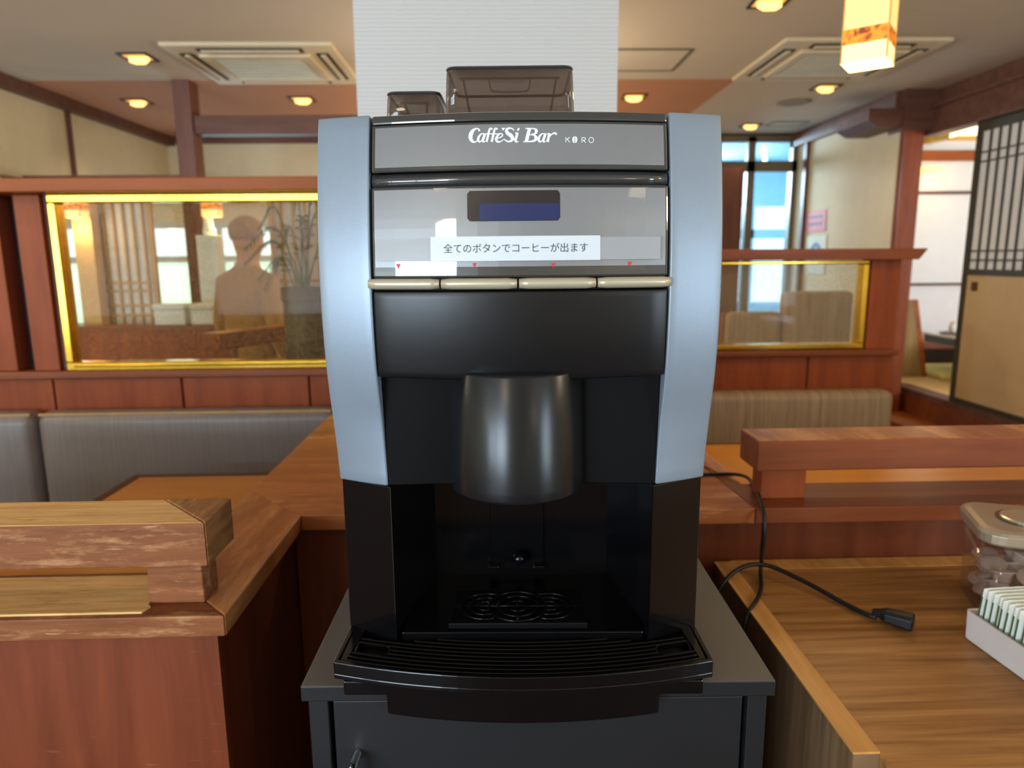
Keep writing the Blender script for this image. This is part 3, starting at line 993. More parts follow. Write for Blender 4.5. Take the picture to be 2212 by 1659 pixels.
bench_back(b, 0.56, 1.69, 2.82, 2.925, 0.44, 0.805, M['vinyl_stripe'], 0.035)
bench_back(b, 0.56, 1.69, 2.40, 2.83, 0.34, 0.44, M['vinyl_stripe'], name='seat')
BX(0.56, 1.69, 2.44, 2.9, 0, 0.34).build('plinth', M['wood_red'], b, world=True)
t = thing('booth_table', 'orange-brown booth table behind the right handrail', 'table', (1.2, 1.9, 0))
BX(0.56, 1.75, 1.45, 2.34, 0.69, 0.72).build('table_top', wood('orange_table_laminate', c(184, 118, 44), c(204, 140, 62), 'x', 2, 12, 0.3), t, world=True)
BX(0.56, 1.75, 2.34, 2.352, 0.688, 0.722).build('edging', M['dark_edge'], t, world=True)
BX(1.05, 1.25, 1.8, 2.0, 0.03, 0.69).build('pedestal', M['dark_edge'], t, world=True)
BX(0.9, 1.4, 1.7, 2.1, 0.0, 0.03).build('foot', M['dark_edge'], t, world=True)
# bench of the next booth, seen through the right pane
b = thing('booth_bench', 'beige booth bench of the next booth, seen through the right glass pane', 'bench', (2.3, 4.6, 0))
bench_back(b, 2.05, 2.55, 4.85, 4.97, 0.4, 1.12, M['vinyl_stripe'], 0.04)
bench_back(b, 1.66, 2.04, 4.85, 4.97, 0.4, 0.98, M['vinyl_stripe'], 0.04)
bench_back(b, 1.62, 2.55, 4.4, 4.84, 0.34, 0.50, M['vinyl_stripe'], name='seat')
BX(1.66, 2.55, 4.98, 5.05, 0, 0.96).build('back_panel', M['wood_red'], b, world=True)

# ------------------------------------------------------------------ low walls, ledges and handrails round the niche
ZL = 0.912
M['wood_front'] = wood('scuffed_shaded_wood', c(98, 46, 25), c(130, 66, 38), 'z', 2.2, 9, 0.42, coat=0.2, scratch=0.1)  # scuffed wood, base colour darkened for the weaker light low down
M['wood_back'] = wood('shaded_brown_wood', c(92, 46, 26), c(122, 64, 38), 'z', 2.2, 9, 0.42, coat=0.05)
M['wood_ledge'] = wood('orange_brown_ledge_wood', c(136, 74, 40), c(178, 110, 64), 'x', 2.5, 9, 0.38, coat=0.1, wear=c(205, 150, 100), wear_amt=0.3)
struct(BX(-2.4, -0.378, 0.872, 0.97, 0, ZL - 0.03).build('wall_booth_front', M['wood_front']))
struct(BX(-0.482, -0.378, 0.971, 2.40, 0, ZL - 0.03).build('wall_booth_left', M['wood_back']))
struct(BX(-0.377, 2.4, 1.245, 1.32, 0, ZL - 0.03).build('wall_booth_back', M['wood_back']))
struct(BX(0.42, 0.49, 1.321, 2.90, 0, ZL - 0.03).build('wall_booth_right', M['wood_back']))
struct(BX(0.508, 0.513, 1.2435, 1.2449, 0, ZL - 0.03).build('trim_18', M['dark']))
# ledge boards capping the low walls
def board(poly, m, label):
    o_ = MB().prism(poly, ZL - 0.0298, ZL).build('ledge_board', m, bevel=0.002)
    return tag(o_, label, 'ledge')


board([(-2.4, 0.852), (-0.3585, 0.852), (-0.495, 0.9885), (-2.4, 0.9885)], M['wood_scratched'], 'scratched wooden ledge board under the worn left handrail')
board([(-0.358, 0.853), (-0.356, 1.213), (-0.495, 1.355), (-0.495, 0.991)], M['wood_red_y'], 'short mitred ledge board running back beside the black cabinet')
board([(-0.3555, 1.2135), (0.478, 1.206), (0.458, 1.50), (0.458, 2.055), (-0.495, 2.055), (-0.495, 1.357)], M['wood_ledge'], 'deep orange-brown ledge board between the coffee machine and the white pillar')
board([(0.479, 1.206), (2.4, 1.19), (2.4, 1.335), (0.503, 1.348), (0.4615, 1.46)], M['wood_red_h'], 'reddish ledge board under the right handrail')
board([(0.4605, 1.49), (0.503, 1.3525), (0.503, 2.9), (0.459, 2.9)], M['wood_red_y'], 'narrow edge board of the deep ledge beside the orange-brown table')
ws = MB().prism([(-2.4, 0.862), (-0.470, 0.862), (-0.466, 0.878), (-0.473, 0.882), (-0.473, 0.972), (-2.4, 0.972)], ZL, ZL + 0.003).build('worn_strip', M['wood_worn'])
tag(ws, 'bare tan wooden strip lying on the left ledge under the handrail', 'wood strip')


def handrail(label, x0, x1, yc0, yc1, z0, z1, post_x, post_y, sign, mt, mf):
    t = thing('handrail', label, 'handrail', ((x0 + x1) / 2, (yc0 + yc1) / 2, ZL))
    if sign < 0:
        xm = x1 - (yc1 - yc0)
        MB().prism([(x0, yc0), (x1 - 0.001, yc0), (xm - 0.0005, yc1), (x0, yc1)], z0, z1, mi=[0, 1, 0, 0, 0, 0]).build('top_rail', [mf, mt], t, world=True, bevel=0.002)
        MB().prism([(x1, yc0 + 0.0005), (x1, yc1), (xm + 0.0005, yc1)], z0, z1 + 0.0008).build('end_block', M['wood_endblock'], t, world=True, bevel=0.002)
    else:
        MB().box(x0, x1, yc0, yc1, z0, z1, mi=[0, 1, 0, 0, 0, 0]).build('top_rail', [mf, mt], t, world=True, bevel=0.004, bseg=2)
    for k_, (a, b_) in enumerate(post_x):
        BX(a, b_, post_y[0], post_y[1], ZL + (0.0032 if k_ and sign < 0 else 0.0002), z0).build('post', M['wood_scratched'] if sign < 0 else M['wood_red'], t, world=True, bevel=0.002)
    return t


hr = handrail('thick worn wooden handrail with chipped edges on the left ledge', -2.4, -0.378, 0.865, 0.958, 0.9755, 1.036, ((-0.472, -0.398), (-1.6, -1.52)), (0.889, 0.938), -1, M['wood_worn'], M['wood_scratched'])
# mitred end block of the left rail
handrail('thick reddish wooden handrail on the right ledge before the striped bench', 0.484, 2.4, 1.225, 1.318, 0.976, 1.036, ((0.506, 0.592), (1.7, 1.78)), (1.255, 1.302), 1, M['wood_red_y'], M['wood_red_h'])

# ------------------------------------------------------------------ black cabinet
CA = R(-1.2)
cb = thing('cabinet', 'black cabinet with charcoal top carrying the coffee machine', 'cabinet', (0.045, 0.7052, 0.0), CA)
MB().box(-0.267, 0.267, 0.0, 0.47, 0.881, 0.90, mi=[1, 0, 1, 1, 1, 1]).build('top', [M['cab_top'], M['cab']], cb, bevel=0.0015)
o = MB().box(-0.262, -0.240, 0.010, 0.46, 0, 0.8805).box(0.240, 0.262, 0.010, 0.46, 0, 0.8805).box(-0.240, 0.240, 0.03, 0.46, 0, 0.8805)
o.build('body', M['cab'], cb, bevel=0.001)
d_ = MB().box(-0.2345, 0.2345, 0.011, 0.029, 0.03, 0.874).build('door', M['cab'], cb, bevel=0.0015)
h_ = MB().tube(smooth_pts([(-0.208, 0.012, 0.808), (-0.210, -0.012, 0.806), (-0.212, -0.022, 0.795), (-0.213, -0.024, 0.76), (-0.213, -0.022, 0.715), (-0.211, -0.012, 0.703), (-0.210, 0.012, 0.70)], 5), 0.005, 10).build('handle', M['chrome'], d_, smooth=True)
h_['label'] = 'chrome bow handle'

# ------------------------------------------------------------------ coffee machine
MA = R(-2.0)
ML = Vector((0.028, 0.72, 0.90))
mc = thing('coffee_machine', 'silver and black bean-to-cup coffee machine on the black cabinet', 'coffee machine', ML, MA)
PR = [(-0.1, 0.05), (.0, .05), (.222, .040), (.277, .028), (.353, .0066), (.412, 0.0), (.47, .001), (.52, .007), (.575, .0185), (.613, .0295), (.65, .043)]


def prof(z):
    for (a, fa), (b_, fb) in zip(PR, PR[1:]):
        if a <= z <= b_:
            return fa + (fb - fa) * (z - a) / (b_ - a)
    return PR[-1][1]


def sprof(z):
    return sum(prof(z + d * 0.012) for d in (-2, -1, 0, 1, 2)) / 5


def F(x, z):
    k = .8 + .5 * max(0, min(1, (.30 - z) / .08))
    return sprof(z) - k * (.207 ** 2 - x * x)


def toL(p):
    return (Matrix.Translation(ML) @ Matrix.Rotation(MA, 4, 'Z')).inverted() @ Vector(p)


def hit(u, v, off=0.0):
    """where a measured direction meets the machine's bowed front (machine frame)"""
    r = ROT @ Vector(((u - CX) / FPX, (CY - v) / FPX, -1.0))
    t = 0.7 / r.y
    for _ in range(40):
        q = toL(Vector((0, 0, CAM_Z)) + t * r)
        t -= (q.y - F(q.x, q.z) - off) * 0.9 / r.y
    return toL(Vector((0, 0, CAM_Z)) + t * r)


def panel(x0, x1, z0, z1, off, thick, nx=12, nz=10, surf=None):
    """bowed slab following the machine's front; x0/x1/z0/z1 numbers or functions (x of z, z of x-fraction)"""
    surf = surf or F
    fx = lambda f, z: f(z) if callable(f) else f
    fz = lambda f, t: f(t) if callable(f) else f
    vs_ = []
    for layer in (0, 1):
        for j in range(nz + 1):
            for i in range(nx + 1):
                tx = i / nx
                za, zb = fz(z0, tx), fz(z1, tx)
                z = za + (zb - za) * j / nz
                x = fx(x0, z) + (fx(x1, z) - fx(x0, z)) * tx
                vs_.append((x, surf(x, z) + off + layer * thick, z))
    n_ = (nx + 1) * (nz + 1)
    I = lambda i, j, l: l * n_ + j * (nx + 1) + i
    fs = []
    for j in range(nz):
        for i in range(nx):
            fs.append((I(i, j, 0), I(i + 1, j, 0), I(i + 1, j + 1, 0), I(i, j + 1, 0)))
            fs.append((I(i, j, 1), I(i, j + 1, 1), I(i + 1, j + 1, 1), I(i + 1, j, 1)))
    for i in range(nx):
        fs.append((I(i, 0, 0), I(i, 0, 1), I(i + 1, 0, 1), I(i + 1, 0, 0)))
        fs.append((I(i, nz, 0), I(i + 1, nz, 0), I(i + 1, nz, 1), I(i, nz, 1)))
    for j in range(nz):
        fs.append((I(0, j, 0), I(0, j + 1, 0), I(0, j + 1, 1), I(0, j, 1)))
        fs.append((I(nx, j, 0), I(nx, j, 1), I(nx, j + 1, 1), I(nx, j + 1, 0)))
    return MB().add(vs_, fs)


def sm(o_):
    for p_ in o_.data.polygons:
        p_.use_smooth = True
    return o_


# housing
h_ = MB()
h_.prism([(-0.2045, 0.075), (-0.15, 0.045), (0.15, 0.045), (0.2045, 0.075), (0.2045, 0.475), (-0.2045, 0.475)], 0.2235, 0.606)
h_.build('housing', M['black_satin'], mc, bevel=0.004)
# silver side panels
zb = 0.2235
for sg in (-1, 1):
    xi = lambda z, sg=sg: sg * (0.1500 - 0.003 * max(0, (0.35 - z) / 0.13))
    xo = lambda z, sg=sg: sg * 0.207
    a_, b_ = (xo, xi) if sg < 0 else (xi, xo)
    sm(panel(a_, b_, zb, 0.613, 0.0, 0.045, 6, 26).build('side_panel', M['silver'], mc, bevel=0.0025, bseg=3))
# header cover with lettering
X0, X1 = -0.1475, 0.1475
panel(X0, X1, 0.602, 0.611, -0.0015, 0.03, 14, 2).build('lid_edge', M['dark_gloss'], mc, bevel=0.002)
hd = panel(X0, X1, 0.5545, 0.6015, -0.001, 0.02, 14, 6).build('header_cover', [M['dark_gloss']], mc, bevel=0.002)
panel(X0 + 0.004, X1 - 0.004, 0.5590, 0.5985, -0.0018, 0.002, 14, 6).build('header_plate', M['grey_cover'], mc)
# dark rib between the two covers
sm(panel(X0, X1, 0.5405, 0.5535, 0.006, 0.02, 14, 6, lambda x, z: F(x, z) - 0.004 * math.sin(math.pi * (z - 0.5405) / 0.013)).build('middle_rib', M['dark_gloss'], mc))
panel(X0, X1, 0.4515, 0.5400, -0.001, 0.02, 14, 8).build('control_cover', M['dark_gloss'], mc, bevel=0.002)
cp = panel(X0 + 0.003, X1 - 0.003, 0.4620, 0.5370, -0.0018, 0.002, 14, 8).build('control_plate', M['grey_cover'], mc)
cp2 = panel(X0 + 0.003, X1 - 0.003, 0.4535, 0.4618, -0.0018, 0.002, 14, 2).build('legend_strip', mat('dark_legend_strip', c(58, 56, 56), 0.25, coat=1.0, coat_rough=0.02), mc)


def rrect(cx_, cz_, w, h, r, n_=4):
    pts = []
    for (sx, sz, a0) in ((1, 1, 0), (-1, 1, 90), (-1, -1, 180), (1, -1, 270)):
        for k in range(n_ + 1):
            t = R(a0 + 90 * k / n_)
            pts.append((cx_ + sx * (w / 2 - r) + r * math.cos(t), cz_ + sz * (h / 2 - r) + r * math.sin(t)))
    return pts


def decal(polys, off, t=0.0004):
    """thin printed shapes lying on the bowed front"""
    m = MB()
    for pl in polys:
        n_ = len(pl)
        vs_ = [(x, F(x, z) + off, z) for x, z in pl] + [(x, F(x, z) + off + t, z) for x, z in pl]
        fs = [tuple(range(n_)), tuple(range(n_, 2 * n_))[::-1]] + [(i, n_ + i, n_ + (i + 1) % n_, (i + 1) % n_) for i in range(n_)]
        m.add(vs_, fs)
    return m


def rpanel(cx_, cz_, w, h, r, off, t):
    def dz(tx):
        x = abs(2 * tx - 1) * w / 2 - (w / 2 - r)
        return 0 if x <= 0 else r - math.sqrt(max(0, r * r - x * x))
    return panel(cx_ - w / 2, cx_ + w / 2, lambda tx: cz_ - h / 2 + dz(tx), lambda tx: cz_ + h / 2 - dz(tx), off, t, 40, 4)


dw = rpanel(-0.006, 0.520, 0.0900, 0.0290, 0.003, -0.0024, 0.0005).build('display', M['lcd_frame'], mc)
rpanel(-0.0005, 0.5140, 0.0775, 0.0160, 0.0015, -0.0027, 0.0002).build('screen', M['lcd'], dw)

# logo strokes (measured on the header, drawn as broad-pen strokes)
def stroke(pts, n_=6):
    """pts: (x, y, width) in drawing units -> polygon outlines"""
    q = smooth_pts([(a, b, w) for a, b, w in pts], n_) if len(pts) > 2 else [Vector(p) for p in pts]
    L, Rr = [], []
    for i, p in enumerate(q):
        d = (q[min(i + 1, len(q) - 1)] - q[max(i - 1, 0)])
        d = Vector((d.x, d.y)).normalized()
        nrm = Vector((-d.y, d.x)) * p.z / 2
        L.append((p.x + nrm.x, p.y + nrm.y))
        Rr.append((p.x - nrm.x, p.y - nrm.y))
    return [[L[i], L[i + 1], Rr[i + 1], Rr[i]] for i in range(len(q) - 1)]


LOGO = []
def ltr(*strokes):
    for s_ in strokes:
        LOGO.extend(stroke(s_))
def a_glyph(dx, dy=0):
    ltr([(402 + dx, 250, 12), (375 + dx, 244, 16), (342 + dx, 275, 28), (326 + dx, 318, 32), (340 + dx, 350, 24), (372 + dx, 335, 14), (398 + dx, 290, 10)],
        [(418 + dx, 240, 34), (402 + dx, 290, 34), (388 + dx, 330, 32), (398 + dx, 354, 18), (424 + dx, 340, 8)])
ltr([(340, 212, 26), (338, 190, 22), (312, 176, 16), (270, 192, 34), (235, 240, 54), (226, 300, 52), (252, 346, 34), (290, 352, 18), (325, 330, 10)])
a_glyph(0)
for dx in (0, 68):
    ltr([(510 + dx, 190, 30), (500 + dx, 174, 20), (480 + dx, 180, 22), (466 + dx, 230, 30), (448 + dx, 310, 30), (438 + dx, 352, 30)])
ltr([(425, 246, 14), (500, 246, 14), (612, 246, 14)])
ltr([(560, 306, 10), (612, 296, 14), (648, 270, 18), (640, 246, 16), (610, 246, 18), (575, 285, 30), (566, 325, 34), (590, 352, 24), (630, 345, 14), (665, 318, 10)])
LOGO.append([(636, 168), (686, 166), (656, 206)])
ltr([(802, 205, 10), (785, 182, 16), (742, 170, 22), (704, 190, 36), (712, 232, 46), (762, 270, 50), (782, 312, 44), (748, 346, 24), (702, 340, 18), (668, 314, 12)])
LOGO.append([(838, 206), (850, 172), (878, 166), (866, 202)])
ltr([(846, 228, 34), (832, 290, 34), (820, 330, 34), (830, 352, 20), (864, 345, 8)])
LOGO.append([(810, 240), (816, 228), (846, 228), (843, 240)])
LOGO.append([(950, 182), (954, 168), (1040, 168), (1036, 182)])
LOGO.append([(920, 356), (924, 342), (1010, 342), (1006, 356)])
ltr([(1008, 170, 46), (985, 260, 46), (962, 354, 46)])
ltr([(1020, 176, 14), (1070, 178, 18), (1096, 205, 40), (1080, 242, 26), (1010, 258, 14)])
ltr([(1010, 258, 14), (1065, 264, 20), (1092, 300, 46), (1065, 338, 28), (980, 349, 14)])
a_glyph(800)
ltr([(1272, 238, 34), (1256, 300, 34), (1244, 354, 36)])
LOGO.append([(1236, 252), (1240, 240), (1276, 236), (1272, 252)])
ltr([(1262, 296, 10), (1300, 252, 16), (1332, 236, 22), (1356, 244, 28), (1352, 260, 20)])
# small letters K (bean) R O
ltr([(1488, 288, 9), (1488, 358, 9)], [(1538, 290, 9), (1492, 324, 9)], [(1505, 316, 9), (1540, 360, 9)])
for sgn in (-1, 1):
    LOGO.append([(1605 + sgn * 4, 278)] + [(1605 + sgn * (4 + 30 * math.sin(math.pi * k / 8)), 322 - 46 * math.cos(math.pi * k / 8)) for k in range(1, 8)] + [(1605 + sgn * 4, 366)])
ltr([(1700, 294, 9), (1700, 362, 9)], [(1700, 296, 9), (1735, 298, 9), (1746, 312, 9), (1735, 328, 9), (1700, 330, 9)], [(1720, 330, 9), (1750, 362, 9)])
ltr([(1823 + 32 * math.cos(2 * math.pi * k / 12), 328 + 34 * math.sin(2 * math.pi * k / 12), 9) for k in range(13)])


def logo_xy(x, y):
    q = hit(980 + x / 6.144, 250 + y / 6.144)
    return (q.x, q.z)


def ccw(pl):
    a_ = sum(pl[i][0] * pl[(i + 1) % len(pl)][1] - pl[(i + 1) % len(pl)][0] * pl[i][1] for i in range(len(pl)))
    return pl if a_ > 0 else pl[::-1]


decal([ccw([logo_xy(*p) for p in pl]) for pl in LOGO], -0.0023).build('logo_lettering', M['letter_white'], hd)

# legend marks: four red triangles and the clipped white words
tri, wht = [], []
for u, v in ((861, 575), (1025, 573), (1195, 573), (1360, 570)):
    q = hit(u, v)
    tri.append([(q.x - 0.0022, q.z + 0.0022), (q.x, q.z - 0.0024), (q.x + 0.0022, q.z + 0.0022)])
for p in tri:
    decal([ccw(p)], -0.0024).build('red_arrow', M['red_print'], cp2)
for u0, u1, v in ((836, 884, 564), (984, 1066, 564), (1174, 1222, 562)):
    u, wht = u0, []
    while u < u1:
        q = hit(u, v)
        w = random.choice((0.0012, 0.0016, 0.002))
        wht.append([(q.x, q.z), (q.x + w, q.z), (q.x + w, q.z + 0.0007), (q.x, q.z + 0.0007)])
        u += random.choice((5.5, 6.5, 8))
    decal([ccw(p) for p in wht], -0.0025).build('legend_print', M['letter_white'], cp2)

# four selector buttons
for (u0, u1) in ((796, 949), (953, 1117), (1121, 1287), (1291, 1449)):
    q0, q1 = hit(u0, 615), hit(u1, 610)
    n_ = 8
    m_ = MB()
    pts_ = []
    for k in range(n_ + 1):
        x = q0.x + (q1.x - q0.x) * k / n_
        pts_.append((x, F(x, 0.4455) + 0.001, 0.4455))
    seg = 12
    prof_ = [(0.0068 * math.cos(2 * math.pi * k / seg), 0.0056 * math.sin(2 * math.pi * k / seg)) for k in range(seg)]
    vs_, fs = [], []
    for k, p in enumerate(pts_):
        sc = 0.82 if k in (0, n_) else 1
        for a_, b_ in prof_:
            vs_.append((p[0] + (0.0 if k not in (0, n_) else 0), p[1] + a_ * sc, p[2] + b_ * sc))
    for k in range(n_):
        for j in range(seg):
            fs.append((k * seg + j, (k + 1) * seg + j, (k + 1) * seg + (j + 1) % seg, k * seg + (j + 1) % seg))
    fs.append(tuple(range(seg)))
    fs.append(tuple(n_ * seg + j for j in range(seg))[::-1])
    sm(m_.add(vs_, fs).build('selector_button', M['champagne'], mc))
panel(X0 - 0.002, X1 + 0.002, 0.4392, 0.4518, 0.006, 0.01, 12, 2).build('button_bed', M['black_matt'], mc)
# black door, set-back fascia, spout
sm(panel(-0.1485, 0.1485, lambda t: 0.3490 - 0.0012 * (1 - (2 * t - 1) ** 2), 0.4385, 0.0005, 0.028, 16, 12).build('front_door', M['black_satin'], mc, bevel=0.002))
fa = lambda x, z: 0.016 - 0.09 * (0.15 - abs(x)) * 0.3
panel(lambda z: -(0.1495 - 0.003 * max(0, (0.35 - z) / 0.13)), lambda z: 0.1495 - 0.003 * max(0, (0.35 - z) / 0.13), 0.2245, 0.352, 0.0, 0.03, 12, 6, lambda x, z: 0.0125 + 0.055 * (0.15 - abs(x))).build('lower_fascia', M['black_matt'], mc, bevel=0.001)
sp = MB().lathe([(0.0690, 0.362), (0.0696, 0.34), (0.0722, 0.21), (0.0730, 0.202), (0.0715, 0.1995), (0.067, 0.1995), (0.06, 0.206)], -0.003, 0.022, 0.0, 56)
sp = MB().lathe([(0.060, 0.2240), (0.067, 0.2225), (0.0720, 0.2235), (0.0728, 0.226), (0.0722, 0.235), (0.0700, 0.353), (0.068, 0.356)], -0.0045, 0.0215, 0.0, 56)
sm(sp.build('spout_cover', mat('dark_grey_spout_plastic', c(20, 22, 25), 0.26, var=0.15, vscale=10, spec=0.42), mc))
# lower body with open cup bay
lo = MB()
for sg in (-1, 1):
    pl = [(sg * .207, .048), (sg * .1445, .0125), (sg * .138, .06), (sg * .115, .165), (sg * .207, .165)]
    lo.prism(pl if sg > 0 else pl[::-1], 0.0, 0.2225)
lo.box(-0.207, 0.207, 0.165, 0.475, 0.0, 0.2232)
lo.box(-0.2, 0.2, 0.03, 0.17, 0.0, 0.030)
lo.box(-0.139, 0.139, 0.017, 0.17, 0.030, 0.0455)
lo.build('lower_body', M['black_gloss'], mc, bevel=0.0015)
bk = MB().box(-0.042, 0.030, 0.1625, 0.166, 0.055, 0.190)
bk.box(-0.045, -0.03, 0.150, 0.1625, 0.058, 0.064).box(0.016, 0.031, 0.150, 0.1625, 0.058, 0.064)
bk.build('bay_insert', M['black_gloss'], mc, bevel=0.001)
tag_ = MB().lathe([(0.012, 0.0), (0.012, 0.008), (0.007, 0.012)], 0, 0, 0, 16)
nz_ = MB().tube([(-0.003, 0.150, 0.076), (-0.003, 0.142, 0.074)], [0.010, 0.006], 14).build('bay_sensor', M['black_gloss'], mc, smooth=True)

# cup stand with ringed grate
cs = MB().prism([(-0.086, 0.0225), (0.076, 0.0225), (0.074, 0.105), (-0.083, 0.105)], 0.0457, 0.0535).build('cup_stand', M['black_matt'], mc, bevel=0.0015)
g = MB()
def ring_arc(cx_, cy_, r, skip=None):
    n_ = 48
    run = []
    for k in range(n_ + 1):
        t = 2 * math.pi * k / n_
        p = (cx_ + r * math.cos(t), cy_ + r * math.sin(t), 0.0555)
        if skip and skip(p):
            if len(run) > 1: g.tube(run, 0.0011, 6)
            run = []
        else:
            run.append(p)
    if len(run) > 1: g.tube(run, 0.0011, 6)
cc = -0.0055
for r in (0.0125, 0.0245, 0.0355):
    ring_arc(cc, 0.059, r)
out_c = lambda p: (p[0] - cc) ** 2 + (p[1] - 0.059) ** 2 < 0.0355 ** 2
for sx in (-0.0385, 0.0385):
    for r in (0.0105, 0.0205, 0.031):
        ring_arc(cc + sx, 0.059, r, out_c)
g.tube([(cc - 0.078, 0.059, 0.0555), (cc + 0.078, 0.059, 0.0555)], 0.001, 6)
g.tube([(cc, 0.026, 0.0555), (cc, 0.092, 0.0555)], 0.0011, 6)
sm(g.build('cup_grate', M['black_gloss'], cs))

# drip tray
def arc_y(x, y_edge, sag=0.030):
    return y_edge - sag * (1 - (x / 0.207) ** 2)
nA = 24
edge = [(-0.207 + 0.414 * k / nA) for k in range(nA + 1)]
tr = MB()
outer = [(x, arc_y(x, -0.031)) for x in edge] + [(0.205, 0.05), (-0.205, 0.05)]
zt0, zt1 = 0.0185, 0.0385
tr.prism(outer, zt0, zt0 + 0.006)
# rim wall
inner = [(x * 0.975, arc_y(x, -0.026)) for x in edge] + [(0.199, 0.05), (-0.199, 0.05)]
n_ = len(outer)
vs_ = [(x, y, zt0 + 0.006) for x, y in outer] + [(x, y, zt1) for x, y in outer] + [(x, y, zt1) for x, y in inner] + [(x, y, zt0 + 0.006) for x, y in inner]
fs = []
for i in range(n_ - 1):
    if i == n_ - 2: continue
    j = i + 1
    for l_ in range(3):
        fs.append((l_ * n_ + i, l_ * n_ + j, (l_ + 1) * n_ + j, (l_ + 1) * n_ + i))
for i, j in ((n_ - 1, 0),):
    for l_ in range(3):
        fs.append((l_ * n_ + i, l_ * n_ + j, (l_ + 1) * n_ + j, (l_ + 1) * n_ + i))
tr.add(vs_, fs)
tray = tr.build('drip_tray', M['black_gloss'], mc, bevel=0.0012)
gr = MB()
for k in range(9):
    ye = -0.0215 + k * 0.0076
    xm = 0.1945 - 0.0012 * k
    if k == 7: xm = 0.125
    if k == 8: xm = 0.098
    segs = [(-xm, xm)]
    if k in (3, 4): segs = [(-0.150, 0.150)]
    for a_, b_ in segs:
        m_ = 22
        top, bot = [], []
        vs_, fs = [], []
        for i in range(m_ + 1):
            x = a_ + (b_ - a_) * i / m_
            y = arc_y(x, ye, 0.030)
            vs_ += [(x, y - 0.0019, 0.0305), (x, y - 0.0014, 0.0378), (x, y + 0.0014, 0.0378), (x, y + 0.0019, 0.0305)]
        for i in range(m_):
            q = i * 4
            for l_ in range(3):
                fs.append((q + l_, q + 4 + l_, q + 5 + l_, q + 1 + l_))
            fs.append((q + 3, q + 7, q + 4, q))
        fs += [(0, 1, 2, 3), (m_ * 4 + 3, m_ * 4 + 2, m_ * 4 + 1, m_ * 4)]
        gr.add(vs_, fs)
for sg in (-1, 1):
    pl = [(sg * 0.1935, arc_y(0.1935, -0.0225)), (sg * 0.2005, arc_y(0.2005, -0.0225)), (sg * 0.1995, 0.046), (sg * 0.1865, 0.046)]
    gr.prism(pl if sg > 0 else pl[::-1], 0.0305, 0.0376)
for x in (-0.108, 0.001, 0.108):
    gr.box(x - 0.0022, x + 0.0022, arc_y(x, -0.024), 0.018, 0.0285, 0.0345)
for sg in (-1, 1):
    pl = [(sg * 0.150, arc_y(0.15, 0.0005)), (sg * 0.150, arc_y(0.15, 0.0125)), (sg * 0.157, arc_y(0.157, 0.018)), (sg * 0.188, arc_y(0.188, 0.018)), (sg * 0.188, arc_y(0.188, -0.004)), (sg * 0.157, arc_y(0.157, -0.004))]
    for i in range(len(pl)):
        p, q = pl[i], pl[(i + 1) % len(pl)]
        gr.tube([(p[0], p[1], 0.0365), (q[0], q[1], 0.0365)], 0.0012, 6)
gr.build('tray_grille', M['black_gloss'], tray, bevel=0.0006, bseg=1)
panel(-0.150, 0.150, -0.0255, 0.0180, 0.0, 0.04, 20, 6, lambda x, z: arc_y(x, -0.024, 0.032) + 0.0035 + (0.0185 - z) * 0.10).build('waste_drawer', M['black_gloss'], mc, bevel=0.003)
MB().box(-0.196, 0.196, -0.0185, 0.03, 0.0008, 0.0183).box(-0.196, 0.196, -0.036, -0.0185, 0.0012, 0.0183).build('foot_skirt', M['black_gloss'], mc, bevel=0.002)

# smoked hoppers on top
def hopper(name, x0, x1, y0, y1, z0, z1, lid_mark):
    t_ = 0.003
    rr = 0.012
    def sect(ix, z, r):
        pts = []
        for (sx, sy, a0) in ((1, 1, 0), (-1, 1, 90), (-1, -1, 180), (1, -1, 270)):
            cx_ = (x1 - ix - r) if sx > 0 else (x0 + ix + r)
            cy_ = (y1 - ix - r) if sy > 0 else (y0 + ix + r)
            for k in range(6):
                t = R(a0 + 90 * k / 5)
                pts.append((cx_ + r * math.cos(t), cy_ + r * math.sin(t), z))
        return pts
    secs = [sect(0.0, z0, rr), sect(0.004, z1 - 0.008, rr), sect(0.0055, z1 - 0.003, rr), sect(0.010, z1, rr)]
    n_ = len(secs[0])
    vs_ = [p for s_ in secs for p in s_]
    fs = [(i * n_ + k, i * n_ + (k + 1) % n_, (i + 1) * n_ + (k + 1) % n_, (i + 1) * n_ + k) for i in range(3) for k in range(n_)]
    fs.append(tuple(3 * n_ + k for k in range(n_)))
    o_ = MB().add(vs_, fs).build(name, M['smoked'], mc)
    sol = o_.modifiers.new('wall', 'SOLIDIFY')
    sol.thickness = t_
    sm(o_)
    rim = MB()
    s3 = secs[2]
    rim.tube([Vector(p) for p in s3] + [Vector(s3[0])], 0.0022, 6)
    rim.build('lid_rim', M['dark_gloss'], o_)
    fr_ = MB()
    xm = (x0 + x1) / 2
    zz = z1 - 0.012
    yb = y1 - 0.012
    fr_.tube([(x0 + 0.02, y0 + 0.02, zz), (x1 - 0.02, y0 + 0.02, zz)], 0.0016, 6)
    if lid_mark:
        fr_.tube(smooth_pts([(xm - 0.026, y0 + 0.02, zz), (xm - 0.024, y0 + 0.02, zz - 0.012), (xm - 0.017, y0 + 0.02, zz - 0.016), (xm + 0.017, y0 + 0.02, zz - 0.016), (xm + 0.024, y0 + 0.02, zz - 0.012), (xm + 0.026, y0 + 0.02, zz)], 4), 0.0012, 6)
    fr_.tube([(x0 + 0.024, y0 + 0.03, zz), (x0 + 0.036, y1 - 0.03, z0 + 0.01)], 0.0016, 6)
    fr_.tube([(x1 - 0.024, y0 + 0.03, zz), (x1 - 0.036, y1 - 0.03, z0 + 0.01)], 0.0016, 6)
    fr_.build('inner_flap', M['smoked'], o_)
    return o_


